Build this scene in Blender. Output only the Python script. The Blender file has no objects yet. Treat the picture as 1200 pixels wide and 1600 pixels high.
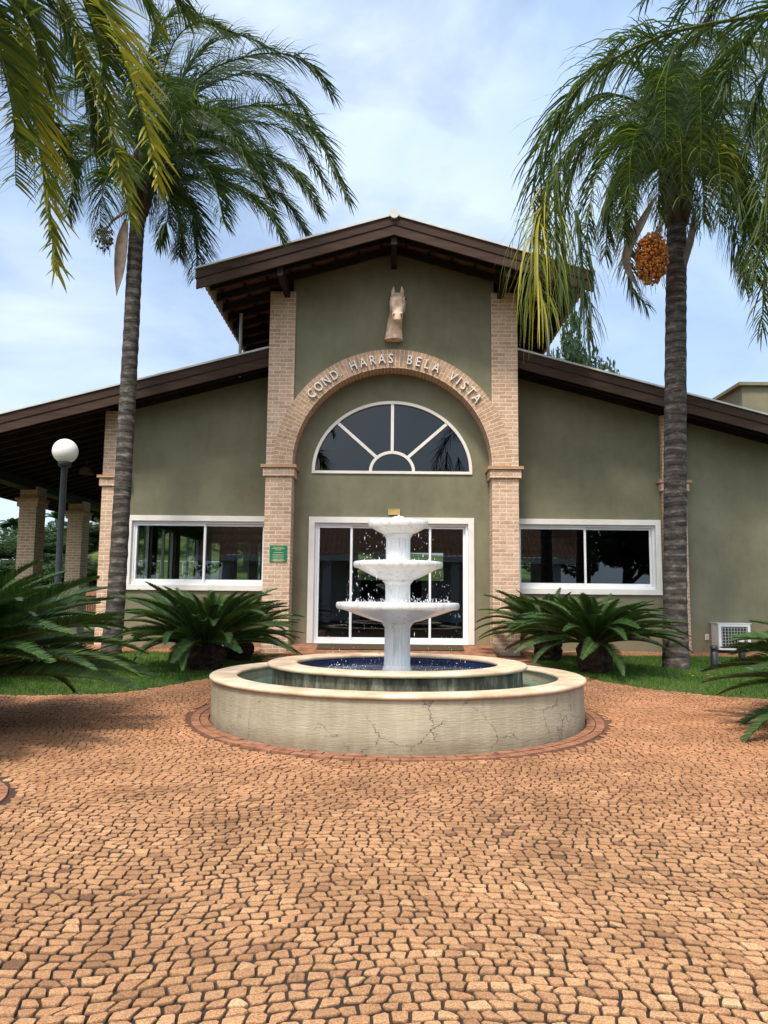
import bpy, bmesh, math, random
import numpy as np
from mathutils import Vector, Matrix
from mathutils.geometry import tessellate_polygon
random.seed(7); rng = np.random.default_rng(7)
PI = math.pi; R = math.radians
S = bpy.context.scene; COL = S.collection

# ------------------------------------------------------------------ camera
CAM_P = Vector((0, 0, 1.19))
PIT, YAW, ROLL = R(6.4), R(0.57), R(0.6)
_f = Vector((-math.sin(YAW)*math.cos(PIT), math.cos(YAW)*math.cos(PIT), math.sin(PIT)))
_r = Vector((math.cos(YAW), math.sin(YAW), 0)); _u = _r.cross(_f)
_r2 = _r*math.cos(ROLL)+_u*math.sin(ROLL); _u2 = -_r*math.sin(ROLL)+_u*math.cos(ROLL)
cd = bpy.data.cameras.new('camera'); cam = bpy.data.objects.new('camera', cd); COL.objects.link(cam)
cam.matrix_world = Matrix(((_r2.x, _u2.x, -_f.x, 0), (_r2.y, _u2.y, -_f.y, 0), (_r2.z, _u2.z, -_f.z, CAM_P.z), (0, 0, 0, 1)))
cd.sensor_fit = 'VERTICAL'; cd.sensor_height = 36; cd.lens = 36*1200/1600
cd.clip_start = 0.05; cd.clip_end = 3000
S.camera = cam
def at(px, py, Y):
    """point at depth Y seen at photograph pixel (px, py)"""
    d = _f*1200+_r2*(px-600)+_u2*(800-py); return CAM_P+d*(Y/d.y)

# ------------------------------------------------------------------ world, sun, exposure
SUN_EL, SUN_AZ = R(58), R(200)          # azimuth measured clockwise from +Y
W = bpy.data.worlds.new('World'); S.world = W; W.use_nodes = True
nt = W.node_tree; N = nt.nodes; L = nt.links; N.clear()
out = N.new('ShaderNodeOutputWorld'); bg = N.new('ShaderNodeBackground'); L.new(bg.outputs[0], out.inputs[0])
sky = N.new('ShaderNodeTexSky'); sky.sky_type = 'NISHITA'; sky.sun_disc = False
sky.sun_elevation = SUN_EL; sky.sun_rotation = SUN_AZ; sky.air_density = 1.0; sky.dust_density = 1.2; sky.ozone_density = 1.5
tc = N.new('ShaderNodeTexCoord'); mp = N.new('ShaderNodeMapping'); mp.inputs['Scale'].default_value = (1.0, 1.0, 1.9)
mp.inputs['Location'].default_value = (0.35, 0.1, 0.2)
n1 = N.new('ShaderNodeTexNoise'); n1.inputs['Scale'].default_value = 2.6; n1.inputs['Detail'].default_value = 7; n1.inputs['Roughness'].default_value = .52
n1.inputs['Distortion'].default_value = .3
cr = N.new('ShaderNodeValToRGB'); cr.color_ramp.elements[0].position = .38; cr.color_ramp.elements[1].position = .60
cr.color_ramp.elements[0].color = (.30, .30, .30, 1); cr.color_ramp.elements[1].color = (.97, .97, .97, 1)
sep = N.new('ShaderNodeSeparateXYZ'); hz = N.new('ShaderNodeMapRange')
hz.inputs[1].default_value = .0; hz.inputs[2].default_value = .42; hz.inputs[3].default_value = .95; hz.inputs[4].default_value = .0
mxx = N.new('ShaderNodeMath'); mxx.operation = 'MAXIMUM'
n2 = N.new('ShaderNodeTexNoise'); n2.inputs['Scale'].default_value = 2.0; n2.inputs['Detail'].default_value = 6; n2.inputs['Distortion'].default_value = .4
cc = N.new('ShaderNodeValToRGB'); cc.color_ramp.elements[0].position = .38; cc.color_ramp.elements[1].position = .62
cc.color_ramp.elements[0].color = (3.0, 4.1, 5.9, 1); cc.color_ramp.elements[1].color = (4.7, 5.5, 6.6, 1)
mix = N.new('ShaderNodeMix'); mix.data_type = 'RGBA'
L.new(tc.outputs['Generated'], mp.inputs[0]); L.new(mp.outputs[0], n1.inputs['Vector']); L.new(mp.outputs[0], n2.inputs['Vector'])
L.new(n1.outputs[0], cr.inputs[0]); L.new(tc.outputs['Generated'], sep.inputs[0]); L.new(sep.outputs['Z'], hz.inputs[0])
L.new(cr.outputs[0], mxx.inputs[0]); L.new(hz.outputs[0], mxx.inputs[1]); L.new(n2.outputs[0], cc.inputs[0])
L.new(mxx.outputs[0], mix.inputs['Factor']); L.new(sky.outputs[0], mix.inputs['A']); L.new(cc.outputs[0], mix.inputs['B'])
# sky glow added round the veiled sun behind the viewer, to brighten the front
vd = N.new('ShaderNodeVectorMath'); vd.operation = 'DOT_PRODUCT'; vd.inputs[1].default_value = (math.sin(SUN_AZ)*math.cos(SUN_EL), math.cos(SUN_AZ)*math.cos(SUN_EL), math.sin(SUN_EL))
L.new(tc.outputs['Generated'], vd.inputs[0]); gm = N.new('ShaderNodeMapRange'); gm.interpolation_type = 'SMOOTHSTEP'
for k_, v_ in ((1, .35), (2, 1.0), (3, 1.0), (4, 3.0)): gm.inputs[k_].default_value = v_
L.new(vd.outputs['Value'], gm.inputs[0]); vs_ = N.new('ShaderNodeVectorMath'); vs_.operation = 'SCALE'
L.new(mix.outputs['Result'], vs_.inputs[0]); L.new(gm.outputs[0], vs_.inputs['Scale']); wt = N.new('ShaderNodeMix'); wt.data_type = 'RGBA'; wt.blend_type = 'MULTIPLY'; wt.inputs['B'].default_value = (1, .86, .70, 1)
wf = N.new('ShaderNodeMapRange'); wf.inputs[1].default_value = 1; wf.inputs[2].default_value = 2.2; L.new(gm.outputs[0], wf.inputs[0]); L.new(wf.outputs[0], wt.inputs['Factor'])
L.new(vs_.outputs[0], wt.inputs['A']); L.new(wt.outputs['Result'], bg.inputs[0]); bg.inputs[1].default_value = .10
sl = bpy.data.lights.new('sun', 'SUN'); sl.energy = 2.2; sl.angle = R(11); sl.color = (1, .91, .79)
so = bpy.data.objects.new('sun', sl); COL.objects.link(so)
sd = Vector((math.sin(SUN_AZ)*math.cos(SUN_EL), math.cos(SUN_AZ)*math.cos(SUN_EL), math.sin(SUN_EL)))
so.rotation_euler = sd.to_track_quat('Z', 'Y').to_euler()
S.view_settings.view_transform = 'Standard'; S.view_settings.look = 'None'; S.view_settings.exposure = 0.95; S.view_settings.gamma = 1
S.cycles.max_bounces = 7; S.cycles.transparent_max_bounces = 12

# ------------------------------------------------------------------ materials
def newmat(name):
    m = bpy.data.materials.new(name); m.use_nodes = True
    return m, m.node_tree.nodes, m.node_tree.links, m.node_tree.nodes['Principled BSDF']
def ramp(N, stops):
    r = N.new('ShaderNodeValToRGB'); e = r.color_ramp.elements
    while len(e) < len(stops): e.new(.5)
    for k, (p, c) in enumerate(stops): e[k].position = p; e[k].color = (*c, 1)
    return r
def noise(N, L, scale, detail=5, rough=.55, coord='Object', vec=None, scl=None):
    t = N.new('ShaderNodeTexCoord'); n = N.new('ShaderNodeTexNoise')
    n.inputs['Scale'].default_value = scale; n.inputs['Detail'].default_value = detail; n.inputs['Roughness'].default_value = rough
    src = t.outputs[coord]
    if scl:
        m = N.new('ShaderNodeMapping'); m.inputs['Scale'].default_value = scl; L.new(src, m.inputs[0]); src = m.outputs[0]
    L.new(src, n.inputs['Vector']); return n
def bump(N, L, b, src, strength, dist=.01, prev=None):
    k = N.new('ShaderNodeBump'); k.inputs['Strength'].default_value = strength; k.inputs['Distance'].default_value = dist
    L.new(src, k.inputs['Height'])
    if prev: L.new(prev.outputs[0], k.inputs['Normal'])
    L.new(k.outputs[0], b.inputs['Normal']); return k
def basic(name, c1, c2, rough=.6, scale=6, bstr=.2, bscale=60, spec=.4, metal=0, scl=None, detail=6):
    m, N, L, b = newmat(name)
    n = noise(N, L, scale, detail, scl=scl); r = ramp(N, [(.32, c1), (.68, c2)]); L.new(n.outputs[0], r.inputs[0]); L.new(r.outputs[0], b.inputs['Base Color'])
    b.inputs['Roughness'].default_value = rough; b.inputs['Specular IOR Level'].default_value = spec; b.inputs['Metallic'].default_value = metal
    if bstr: n2 = noise(N, L, bscale, 4); bump(N, L, b, n2.outputs[0], bstr, .006)
    return m
def mixc(N, L, a, b, fac, mode='MIX'):
    x = N.new('ShaderNodeMix'); x.data_type = 'RGBA'; x.blend_type = mode
    for s, k in ((a, 'A'), (b, 'B')):
        if hasattr(s, 'is_linked') or hasattr(s, 'links'): L.new(s, x.inputs[k])
        else: x.inputs[k].default_value = (*s, 1)
    if isinstance(fac, (int, float)): x.inputs['Factor'].default_value = fac
    else: L.new(fac, x.inputs['Factor'])
    return x.outputs['Result']

M = {}
# olive stucco with faint mottling and drip marks
def stucco():
    m, N, L, b = newmat('olive_stucco')
    n = noise(N, L, .55, 4, .5); r = ramp(N, [(.3, (.166, .160, .103)), (.7, (.216, .208, .138))]); L.new(n.outputs[0], r.inputs[0])
    n3 = noise(N, L, 2.2, 8, .7, scl=(1, 1, .25)); r3 = ramp(N, [(.36, (.66, .65, .62)), (.56, (1, 1, 1)), (.75, (1.12, 1.12, 1.12))]); L.new(n3.outputs[0], r3.inputs[0])
    c = mixc(N, L, r.outputs[0], r3.outputs[0], .38, 'MULTIPLY')
    nb_ = noise(N, L, 1.3, 9, .68); rb_ = ramp(N, [(.38, (.84, .83, .80)), (.60, (1.06, 1.06, 1.05))]); L.new(nb_.outputs[0], rb_.inputs[0]); c = mixc(N, L, c, rb_.outputs[0], .8, 'MULTIPLY')
    # splash dirt close to the ground
    t = N.new('ShaderNodeTexCoord'); s = N.new('ShaderNodeSeparateXYZ'); L.new(t.outputs['Object'], s.inputs[0])
    mr = N.new('ShaderNodeMapRange'); mr.inputs[1].default_value = .25; mr.inputs[2].default_value = .62; mr.inputs[3].default_value = .75; mr.inputs[4].default_value = 0
    L.new(s.outputs['Z'], mr.inputs[0]); n4 = noise(N, L, 5, 6, .7); mu = N.new('ShaderNodeMath'); mu.operation = 'MULTIPLY'
    L.new(mr.outputs[0], mu.inputs[0]); L.new(n4.outputs[0], mu.inputs[1])
    c = mixc(N, L, c, (.34, .25, .15), mu.outputs[0]); L.new(c, b.inputs['Base Color'])
    b.inputs['Roughness'].default_value = .85; b.inputs['Specular IOR Level'].default_value = .2
    n5 = noise(N, L, 90, 5, .6); k = bump(N, L, b, n5.outputs[0], .35, .004); n6 = noise(N, L, 3, 3); bump(N, L, b, n6.outputs[0], .25, .03, k)
    return m
M['stucco'] = stucco(); M['eave_light'] = basic('faded_eave_board', (.30, .23, .18), (.40, .31, .25), .7, 5, .2)
def brick(name, c1, c2, mortar):
    m, N, L, b = newmat(name)
    t = N.new('ShaderNodeTexCoord'); n0 = noise(N, L, 14, 3, .6, 'UV'); 
    vm = N.new('ShaderNodeVectorMath'); vm.operation = 'MULTIPLY_ADD'; vm.inputs[1].default_value = (.012, .012, 0)
    L.new(n0.outputs['Color'], vm.inputs[0]); L.new(t.outputs['UV'], vm.inputs[2])
    bt = N.new('ShaderNodeTexBrick'); L.new(vm.outputs[0], bt.inputs['Vector'])
    bt.inputs['Scale'].default_value = 1; bt.inputs['Brick Width'].default_value = .245; bt.inputs['Row Height'].default_value = .0725
    bt.inputs['Mortar Size'].default_value = .0095; bt.inputs['Mortar Smooth'].default_value = .35; bt.inputs['Bias'].default_value = -.1
    bt.inputs['Color1'].default_value = (*c1, 1); bt.inputs['Color2'].default_value = (*c2, 1); bt.inputs['Mortar'].default_value = (*mortar, 1)
    n = noise(N, L, 9, 8, .7); r = ramp(N, [(.3, (.72, .70, .68)), (.62, (1.08, 1.05, 1.0))]); L.new(n.outputs[0], r.inputs[0])
    c = mixc(N, L, bt.outputs[0], r.outputs[0], .8, 'MULTIPLY')
    n3 = noise(N, L, 30, 6, .7); r3 = ramp(N, [(.52, (0, 0, 0)), (.7, (1, 1, 1))]); L.new(n3.outputs[0], r3.inputs[0])
    c = mixc(N, L, c, mortar, r3.outputs[0]) ; L.new(c, b.inputs['Base Color'])
    b.inputs['Roughness'].default_value = .9; b.inputs['Specular IOR Level'].default_value = .15
    inv = N.new('ShaderNodeMath'); inv.operation = 'SUBTRACT'; inv.inputs[0].default_value = 1; L.new(bt.outputs['Fac'], inv.inputs[1])
    k = bump(N, L, b, inv.outputs[0], .7, .006); n4 = noise(N, L, 60, 5); bump(N, L, b, n4.outputs[0], .5, .004, k)
    return m
M['brick'] = brick('sandy_brick', (.56, .40, .295), (.42, .275, .20), (.74, .58, .43))
M['brick_cap'] = brick('brick_cap', (.50, .29, .16), (.42, .24, .13), (.56, .38, .24))
M['brick_arch'] = brick('arch_brick', (.50, .34, .235), (.38, .24, .165), (.66, .51, .37))
M['wood'] = basic('dark_brown_wood', (.030, .017, .012), (.052, .030, .021), .75, 3, .35, 40, .2, scl=(.4, 4, 6))
M['wood_lo'] = basic('dark_brown_board', (.038, .021, .015), (.064, .037, .026), .75, 3, .35, 40, .2, scl=(.4, 4, 6))
M['rafter'] = basic('soffit_wood', (.014, .010, .009), (.026, .018, .014), .75, 3, .3, 40, .2)
M['tile'] = basic('clay_tile', (.13, .065, .04), (.26, .13, .08), .85, 5, .4, 50, .2)
M['trim'] = basic('pale_metal_trim', (.42, .42, .40), (.60, .59, .56), .5, 4, .1, 30, .4)
M['cream'] = basic('cream_casing', (.66, .63, .58), (.74, .71, .66), .6, 3, .12, 80, .3)
M['alu'] = basic('white_aluminium', (.72, .74, .76), (.80, .81, .82), .35, 3, .03, 30, .5)
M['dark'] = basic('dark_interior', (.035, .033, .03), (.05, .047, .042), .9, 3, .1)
M['floor_in'] = basic('interior_floor', (.12, .10, .08), (.16, .13, .10), .35, 2, .05)
M['black'] = basic('black_metal', (.012, .017, .02), (.022, .028, .032), .4, 5, .1, 60, .5)
M['pipe'] = basic('grey_pipe', (.32, .32, .31), (.42, .42, .40), .5, 5, .1)
M['white'] = basic('white_letter', (.62, .61, .56), (.74, .73, .68), .4, 5, .05)
M['gold'] = basic('gold_plate', (.45, .30, .08), (.55, .38, .12), .4, 8, .1)
M['green_plate'] = basic('green_plate', (.0, .17, .07), (.0, .20, .085), .4, 8, .02)
M['soil'] = basic('brown_soil', (.06, .036, .022), (.11, .066, .040), .95, 8, .6, 40, .1)
M['marble'] = basic('cream_coping', (.42, .29, .18), (.76, .60, .43), .6, 3.5, .35, 35, .35, detail=10)
M['concrete'] = None
def glass(name, tint, refl):
    m, N, L, b = newmat(name); N.remove(b); o = N['Material Output']
    tr = N.new('ShaderNodeBsdfTransparent'); tr.inputs[0].default_value = (*tint, 1)
    gl = N.new('ShaderNodeBsdfGlossy'); gl.inputs['Roughness'].default_value = .0; gl.inputs[0].default_value = (.9, .95, 1, 1)
    fr = N.new('ShaderNodeFresnel'); fr.inputs[0].default_value = 1.5
    mr = N.new('ShaderNodeMapRange'); mr.inputs[1].default_value = 0; mr.inputs[2].default_value = 1; mr.inputs[3].default_value = refl; mr.inputs[4].default_value = 1
    n = noise(N, L, .8, 2); k = N.new('ShaderNodeBump'); k.inputs['Strength'].default_value = .04; k.inputs['Distance'].default_value = .02; L.new(n.outputs[0], k.inputs['Height'])
    L.new(k.outputs[0], gl.inputs['Normal'])
    mx = N.new('ShaderNodeMixShader'); L.new(fr.outputs[0], mr.inputs[0]); L.new(mr.outputs[0], mx.inputs[0]); L.new(tr.outputs[0], mx.inputs[1]); L.new(gl.outputs[0], mx.inputs[2]); L.new(mx.outputs[0], o.inputs[0])
    return m
M['glass'] = glass('tinted_glass', (.62, .68, .66), .02)
M['glass_dark'] = glass('dark_glass', (.16, .18, .18), .0)
def leafmat(name, stops, rough=.55, trans=.28):
    """colour read from the per-leaf 'tone' attribute"""
    m, N, L, b = newmat(name); o = N['Material Output']
    a = N.new('ShaderNodeAttribute'); a.attribute_name = 'tone'; r = ramp(N, stops); oi = N.new('ShaderNodeObjectInfo'); ma = N.new('ShaderNodeMath'); ma.operation = 'MULTIPLY_ADD'; ma.inputs[1].default_value = .26; ma.inputs[2].default_value = -.12
    mb = N.new('ShaderNodeMath'); mb.operation = 'ADD'; mb.use_clamp = True; L.new(oi.outputs['Random'], ma.inputs[0]); L.new(ma.outputs[0], mb.inputs[0]); L.new(a.outputs['Fac'], mb.inputs[1]); L.new(mb.outputs[0], r.inputs[0])
    L.new(r.outputs[0], b.inputs['Base Color']); b.inputs['Roughness'].default_value = rough; b.inputs['Specular IOR Level'].default_value = .22
    t = N.new('ShaderNodeBsdfTranslucent'); g = N.new('ShaderNodeMix'); g.data_type = 'RGBA'; g.blend_type = 'MULTIPLY'; g.inputs['Factor'].default_value = 1
    L.new(r.outputs[0], g.inputs['A']); g.inputs['B'].default_value = (1.5, 1.6, .8, 1); L.new(g.outputs['Result'], t.inputs[0])
    mx = N.new('ShaderNodeMixShader'); mx.inputs[0].default_value = trans
    L.new(b.outputs[0], mx.inputs[1]); L.new(t.outputs[0], mx.inputs[2]); L.new(mx.outputs[0], o.inputs[0]); return m
M['palm'] = leafmat('palm_leaf', [(0, (.014, .030, .010)), (.45, (.048, .080, .020)), (.75, (.14, .18, .030)), (1, (.40, .33, .045))])
M['cycad'] = leafmat('cycad_leaf', [(0, (.012, .032, .010)), (.45, (.034, .072, .020)), (.8, (.085, .14, .035)), (1, (.22, .19, .07))], .45, .15)
M['grass'] = leafmat('grass_blade', [(0, (.028, .075, .010)), (.6, (.070, .165, .018)), (1, (.19, .24, .06))], .6, .3)
M['foliage'] = leafmat('tree_leaf', [(0, (.014, .032, .014)), (.5, (.036, .070, .026)), (1, (.10, .15, .045))], .6, .2)
M['rachis'] = basic('frond_stem', (.075, .085, .030), (.14, .13, .05), .5, 5, .1)
M['boot'] = basic('leaf_base_fibre', (.045, .032, .022), (.13, .095, .065), .9, 9, .8, 30, .1, scl=(1, 1, .25), detail=10)
M['spathe'] = basic('woody_spathe', (.13, .095, .07), (.26, .20, .155), .7, 6, .4, 30, .2)
M['fruit'] = basic('orange_fruit', (.28, .075, .012), (.70, .27, .03), .4, 40, .1)
M['fruit_green'] = basic('dark_fruit', (.03, .04, .02), (.07, .08, .03), .5, 30, .1)
def trunkmat():
    m, N, L, b = newmat('ringed_palm_bark')
    t = N.new('ShaderNodeTexCoord'); n0 = noise(N, L, 1.6, 4)
    mp = N.new('ShaderNodeMapping'); mp.inputs['Scale'].default_value = (.35, .35, 1); L.new(t.outputs['Object'], mp.inputs[0])
    w = N.new('ShaderNodeTexWave'); w.wave_type = 'BANDS'; w.bands_direction = 'Z'; w.inputs['Scale'].default_value = 1.9; w.inputs['Distortion'].default_value = 4.0
    w.inputs['Detail'].default_value = 4; w.inputs['Detail Scale'].default_value = 1.6; L.new(mp.outputs[0], w.inputs['Vector'])
    n = noise(N, L, 6, 9, .7, scl=(1, 1, 2.2)); r = ramp(N, [(.3, (.035, .030, .027)), (.52, (.085, .074, .065)), (.72, (.23, .205, .175))]); L.new(n.outputs[0], r.inputs[0])
    rw = ramp(N, [(.0, (.30, .30, .30)), (.13, (1, 1, 1)), (.9, (1, 1, 1)), (.97, (1.9, 1.85, 1.75))]); L.new(w.outputs[0], rw.inputs[0])
    c = mixc(N, L, r.outputs[0], rw.outputs[0], .6, 'MULTIPLY'); L.new(c, b.inputs['Base Color']); b.inputs['Roughness'].default_value = .92; b.inputs['Specular IOR Level'].default_value = .1
    k = bump(N, L, b, w.outputs[0], .7, .015); n4 = noise(N, L, 28, 8, .7, scl=(1, 1, 1.8)); bump(N, L, b, n4.outputs[0], .9, .014, k); return m
M['bark'] = trunkmat()
M['cybark'] = basic('cycad_trunk', (.018, .013, .009), (.06, .042, .028), .95, 14, 1, 30, .1)
M['treebark'] = basic('tree_bark', (.05, .04, .03), (.12, .10, .08), .95, 8, .6)
def stonemat():
    m, N, L, b = newmat('granite_sett')
    a = N.new('ShaderNodeAttribute'); a.attribute_name = 'tone'
    r = ramp(N, [(0, (.15, .080, .044)), (.25, (.285, .152, .076)), (.55, (.375, .205, .102)), (.82, (.45, .262, .135)), (1, (.53, .34, .19))]); L.new(a.outputs['Fac'], r.inputs[0])
    n = noise(N, L, 170, 3, .8); rn = ramp(N, [(.36, (.38, .33, .30)), (.5, (.98, .97, .95)), (.62, (1.7, 1.7, 1.6))]); L.new(n.outputs[0], rn.inputs[0])
    c = mixc(N, L, r.outputs[0], rn.outputs[0], .7, 'MULTIPLY')
    # red clay dust where the soil washes in (far side of the plaza)
    t = N.new('ShaderNodeTexCoord'); s = N.new('ShaderNodeSeparateXYZ'); L.new(t.outputs['Object'], s.inputs[0])
    mr = N.new('ShaderNodeMapRange'); mr.inputs[1].default_value = 3.8; mr.inputs[2].default_value = 7.2; mr.inputs[3].default_value = .0; mr.inputs[4].default_value = .8
    L.new(s.outputs['Y'], mr.inputs[0]); n3 = noise(N, L, .7, 5, .6); ad = N.new('ShaderNodeMath'); ad.operation = 'MULTIPLY_ADD'; ad.inputs[1].default_value = 1.3; ad.inputs[2].default_value = .05
    L.new(n3.outputs[0], ad.inputs[0]); mu = N.new('ShaderNodeMath'); mu.operation = 'MULTIPLY'; mu.use_clamp = True; L.new(mr.outputs[0], mu.inputs[0]); L.new(ad.outputs[0], mu.inputs[1])
    c = mixc(N, L, c, (.45, .205, .10), mu.outputs[0])
    n5 = noise(N, L, 1.7, 6, .65); r5 = ramp(N, [(.34, (.66, .62, .58)), (.58, (1.08, 1.06, 1.05))]); L.new(n5.outputs[0], r5.inputs[0])
    c = mixc(N, L, c, r5.outputs[0], .8, 'MULTIPLY')
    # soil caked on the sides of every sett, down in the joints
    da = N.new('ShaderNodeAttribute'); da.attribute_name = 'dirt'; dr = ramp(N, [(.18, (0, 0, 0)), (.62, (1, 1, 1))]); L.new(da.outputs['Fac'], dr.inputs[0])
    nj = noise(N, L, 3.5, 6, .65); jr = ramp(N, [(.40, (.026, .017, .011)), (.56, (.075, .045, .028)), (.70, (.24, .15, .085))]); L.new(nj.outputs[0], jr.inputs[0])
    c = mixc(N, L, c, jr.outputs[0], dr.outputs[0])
    L.new(c, b.inputs['Base Color']); b.inputs['Roughness'].default_value = .8; b.inputs['Specular IOR Level'].default_value = .3
    n4 = noise(N, L, 70, 6, .7); k = bump(N, L, b, n4.outputs[0], .8, .006); bump(N, L, b, n.outputs[0], .5, .002, k); return m
M['stone'] = stonemat()
def bedmat():
    m, N, L, b = newmat('joint_soil')
    t = N.new('ShaderNodeTexCoord'); s = N.new('ShaderNodeSeparateXYZ'); L.new(t.outputs['Object'], s.inputs[0])
    mr = N.new('ShaderNodeMapRange'); mr.inputs[1].default_value = 3.6; mr.inputs[2].default_value = 8.0; L.new(s.outputs['Y'], mr.inputs[0])
    n = noise(N, L, 2.0, 7, .65); r = ramp(N, [(.38, (.014, .010, .007)), (.60, (.040, .026, .017)), (.74, (.17, .105, .06))]); L.new(n.outputs[0], r.inputs[0])
    c = mixc(N, L, r.outputs[0], (.13, .055, .030), mr.outputs[0]); L.new(c, b.inputs['Base Color']); b.inputs['Roughness'].default_value = .95
    n2 = noise(N, L, 80, 5); bump(N, L, b, n2.outputs[0], .6, .006); return m
M['bed'] = bedmat()
def plainstone():
    m, N, L, b = newmat('distant_setts')
    t = N.new('ShaderNodeTexCoord'); v = N.new('ShaderNodeTexVoronoi'); v.feature = 'DISTANCE_TO_EDGE'; v.inputs['Scale'].default_value = 11; L.new(t.outputs['Object'], v.inputs['Vector'])
    r = ramp(N, [(.03, (.10, .06, .04)), (.09, (.42, .24, .13))]); L.new(v.outputs[0], r.inputs[0]); L.new(r.outputs[0], b.inputs['Base Color'])
    b.inputs['Roughness'].default_value = .9; bump(N, L, b, v.outputs[0], .5, .02); return m
M['farstone'] = plainstone()
M['redpaver'] = basic('red_clay_paver', (.17, .075, .042), (.36, .175, .10), .85, 9, .5, 50, .2, detail=9)
def wallmat():
    m, N, L, b = newmat('cracked_render')
    n = noise(N, L, 1.8, 8, .6); r = ramp(N, [(.3, (.34, .305, .215)), (.7, (.47, .425, .315))]); L.new(n.outputs[0], r.inputs[0]); c = r.outputs[0]
    # cracks: sparse thin lines broken up by noise
    t = N.new('ShaderNodeTexCoord'); nd = noise(N, L, 5, 6, .7); vm = N.new('ShaderNodeVectorMath'); vm.operation = 'MULTIPLY_ADD'; vm.inputs[1].default_value = (.22, .22, .22)
    L.new(nd.outputs['Color'], vm.inputs[0]); L.new(t.outputs['Object'], vm.inputs[2])
    v = N.new('ShaderNodeTexVoronoi'); v.feature = 'DISTANCE_TO_EDGE'; v.inputs['Scale'].default_value = 2.6; L.new(vm.outputs[0], v.inputs['Vector'])
    rv = ramp(N, [(.0015, (1, 1, 1)), (.0075, (0, 0, 0))]); L.new(v.outputs[0], rv.inputs[0])
    nm = noise(N, L, 1.9, 4, .6); rm = ramp(N, [(.50, (0, 0, 0)), (.57, (1, 1, 1))]); L.new(nm.outputs[0], rm.inputs[0])
    mu = N.new('ShaderNodeMath'); mu.operation = 'MULTIPLY'; L.new(rv.outputs[0], mu.inputs[0]); L.new(rm.outputs[0], mu.inputs[1])
    c = mixc(N, L, c, (.15, .12, .085), mu.outputs[0])
    ns = noise(N, L, 4, 6, .6, scl=(3, 3, .35)); rs = ramp(N, [(.42, (.84, .83, .80)), (.6, (1, 1, 1))]); L.new(ns.outputs[0], rs.inputs[0]); c = mixc(N, L, c, rs.outputs[0], .7, 'MULTIPLY')
    # dirt at the foot
    s = N.new('ShaderNodeSeparateXYZ'); L.new(t.outputs['Object'], s.inputs[0]); mr = N.new('ShaderNodeMapRange'); mr.inputs[1].default_value = .0; mr.inputs[2].default_value = .10; mr.inputs[3].default_value = .9; mr.inputs[4].default_value = 0
    L.new(s.outputs['Z'], mr.inputs[0]); nn = noise(N, L, 7, 6, .7); m2 = N.new('ShaderNodeMath'); m2.operation = 'MULTIPLY'; L.new(mr.outputs[0], m2.inputs[0]); L.new(nn.outputs[0], m2.inputs[1])
    c = mixc(N, L, c, (.12, .08, .05), m2.outputs[0])
    L.new(c, b.inputs['Base Color']); b.inputs['Roughness'].default_value = .9; b.inputs['Specular IOR Level'].default_value = .2
    nb = noise(N, L, 26, 5, .6, scl=(.5, .5, 3.0)); k = bump(N, L, b, nb.outputs[0], .55, .010); i = N.new('ShaderNodeMath'); i.operation = 'SUBTRACT'; i.inputs[0].default_value = 1; L.new(mu.outputs[0], i.inputs[1]); bump(N, L, b, i.outputs[0], .6, .01, k)
    return m
M['render'] = wallmat()
def algae():
    m, N, L, b = newmat('algae_stained_render')
    n = noise(N, L, 3.2, 8, .7, scl=(1.6, 1.6, .45)); r = ramp(N, [(.40, (.018, .017, .010)), (.52, (.10, .095, .062)), (.66, (.34, .32, .24))]); L.new(n.outputs[0], r.inputs[0]); L.new(r.outputs[0], b.inputs['Base Color'])
    b.inputs['Roughness'].default_value = .8; n2 = noise(N, L, 40, 6); bump(N, L, b, n2.outputs[0], .5, .008); return m
M['algae'] = algae()
def tiles(name, c1, c2, mortar, s=.05):
    m, N, L, b = newmat(name); t = N.new('ShaderNodeTexCoord'); bt = N.new('ShaderNodeTexBrick'); L.new(t.outputs['UV'], bt.inputs['Vector']); bt.offset = 0
    bt.inputs['Scale'].default_value = 1; bt.inputs['Brick Width'].default_value = s; bt.inputs['Row Height'].default_value = s; bt.inputs['Mortar Size'].default_value = .003
    bt.inputs['Color1'].default_value = (*c1, 1); bt.inputs['Color2'].default_value = (*c2, 1); bt.inputs['Mortar'].default_value = (*mortar, 1)
    L.new(bt.outputs[0], b.inputs['Base Color']); b.inputs['Roughness'].default_value = .15; return m
M['bluetile'] = tiles('blue_mosaic', (.006, .012, .055), (.012, .022, .09), (.05, .06, .11))
M['greentile'] = tiles('green_mosaic', (.012, .11, .06), (.02, .15, .09), (.05, .13, .10), .03)
def watermat(name, col, scale, str_):
    m, N, L, b = newmat(name); b.inputs['Base Color'].default_value = (*col, 1); b.inputs['Roughness'].default_value = .06
    b.inputs['Transmission Weight'].default_value = .75; b.inputs['IOR'].default_value = 1.33
    n = noise(N, L, scale, 4, .6); bump(N, L, b, n.outputs[0], str_, .03); return m
M['water'] = watermat('rippled_water', (.55, .65, .75), 14, .9)
M['water_g'] = watermat('still_green_water', (.35, .62, .50), 6, .15)
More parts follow.
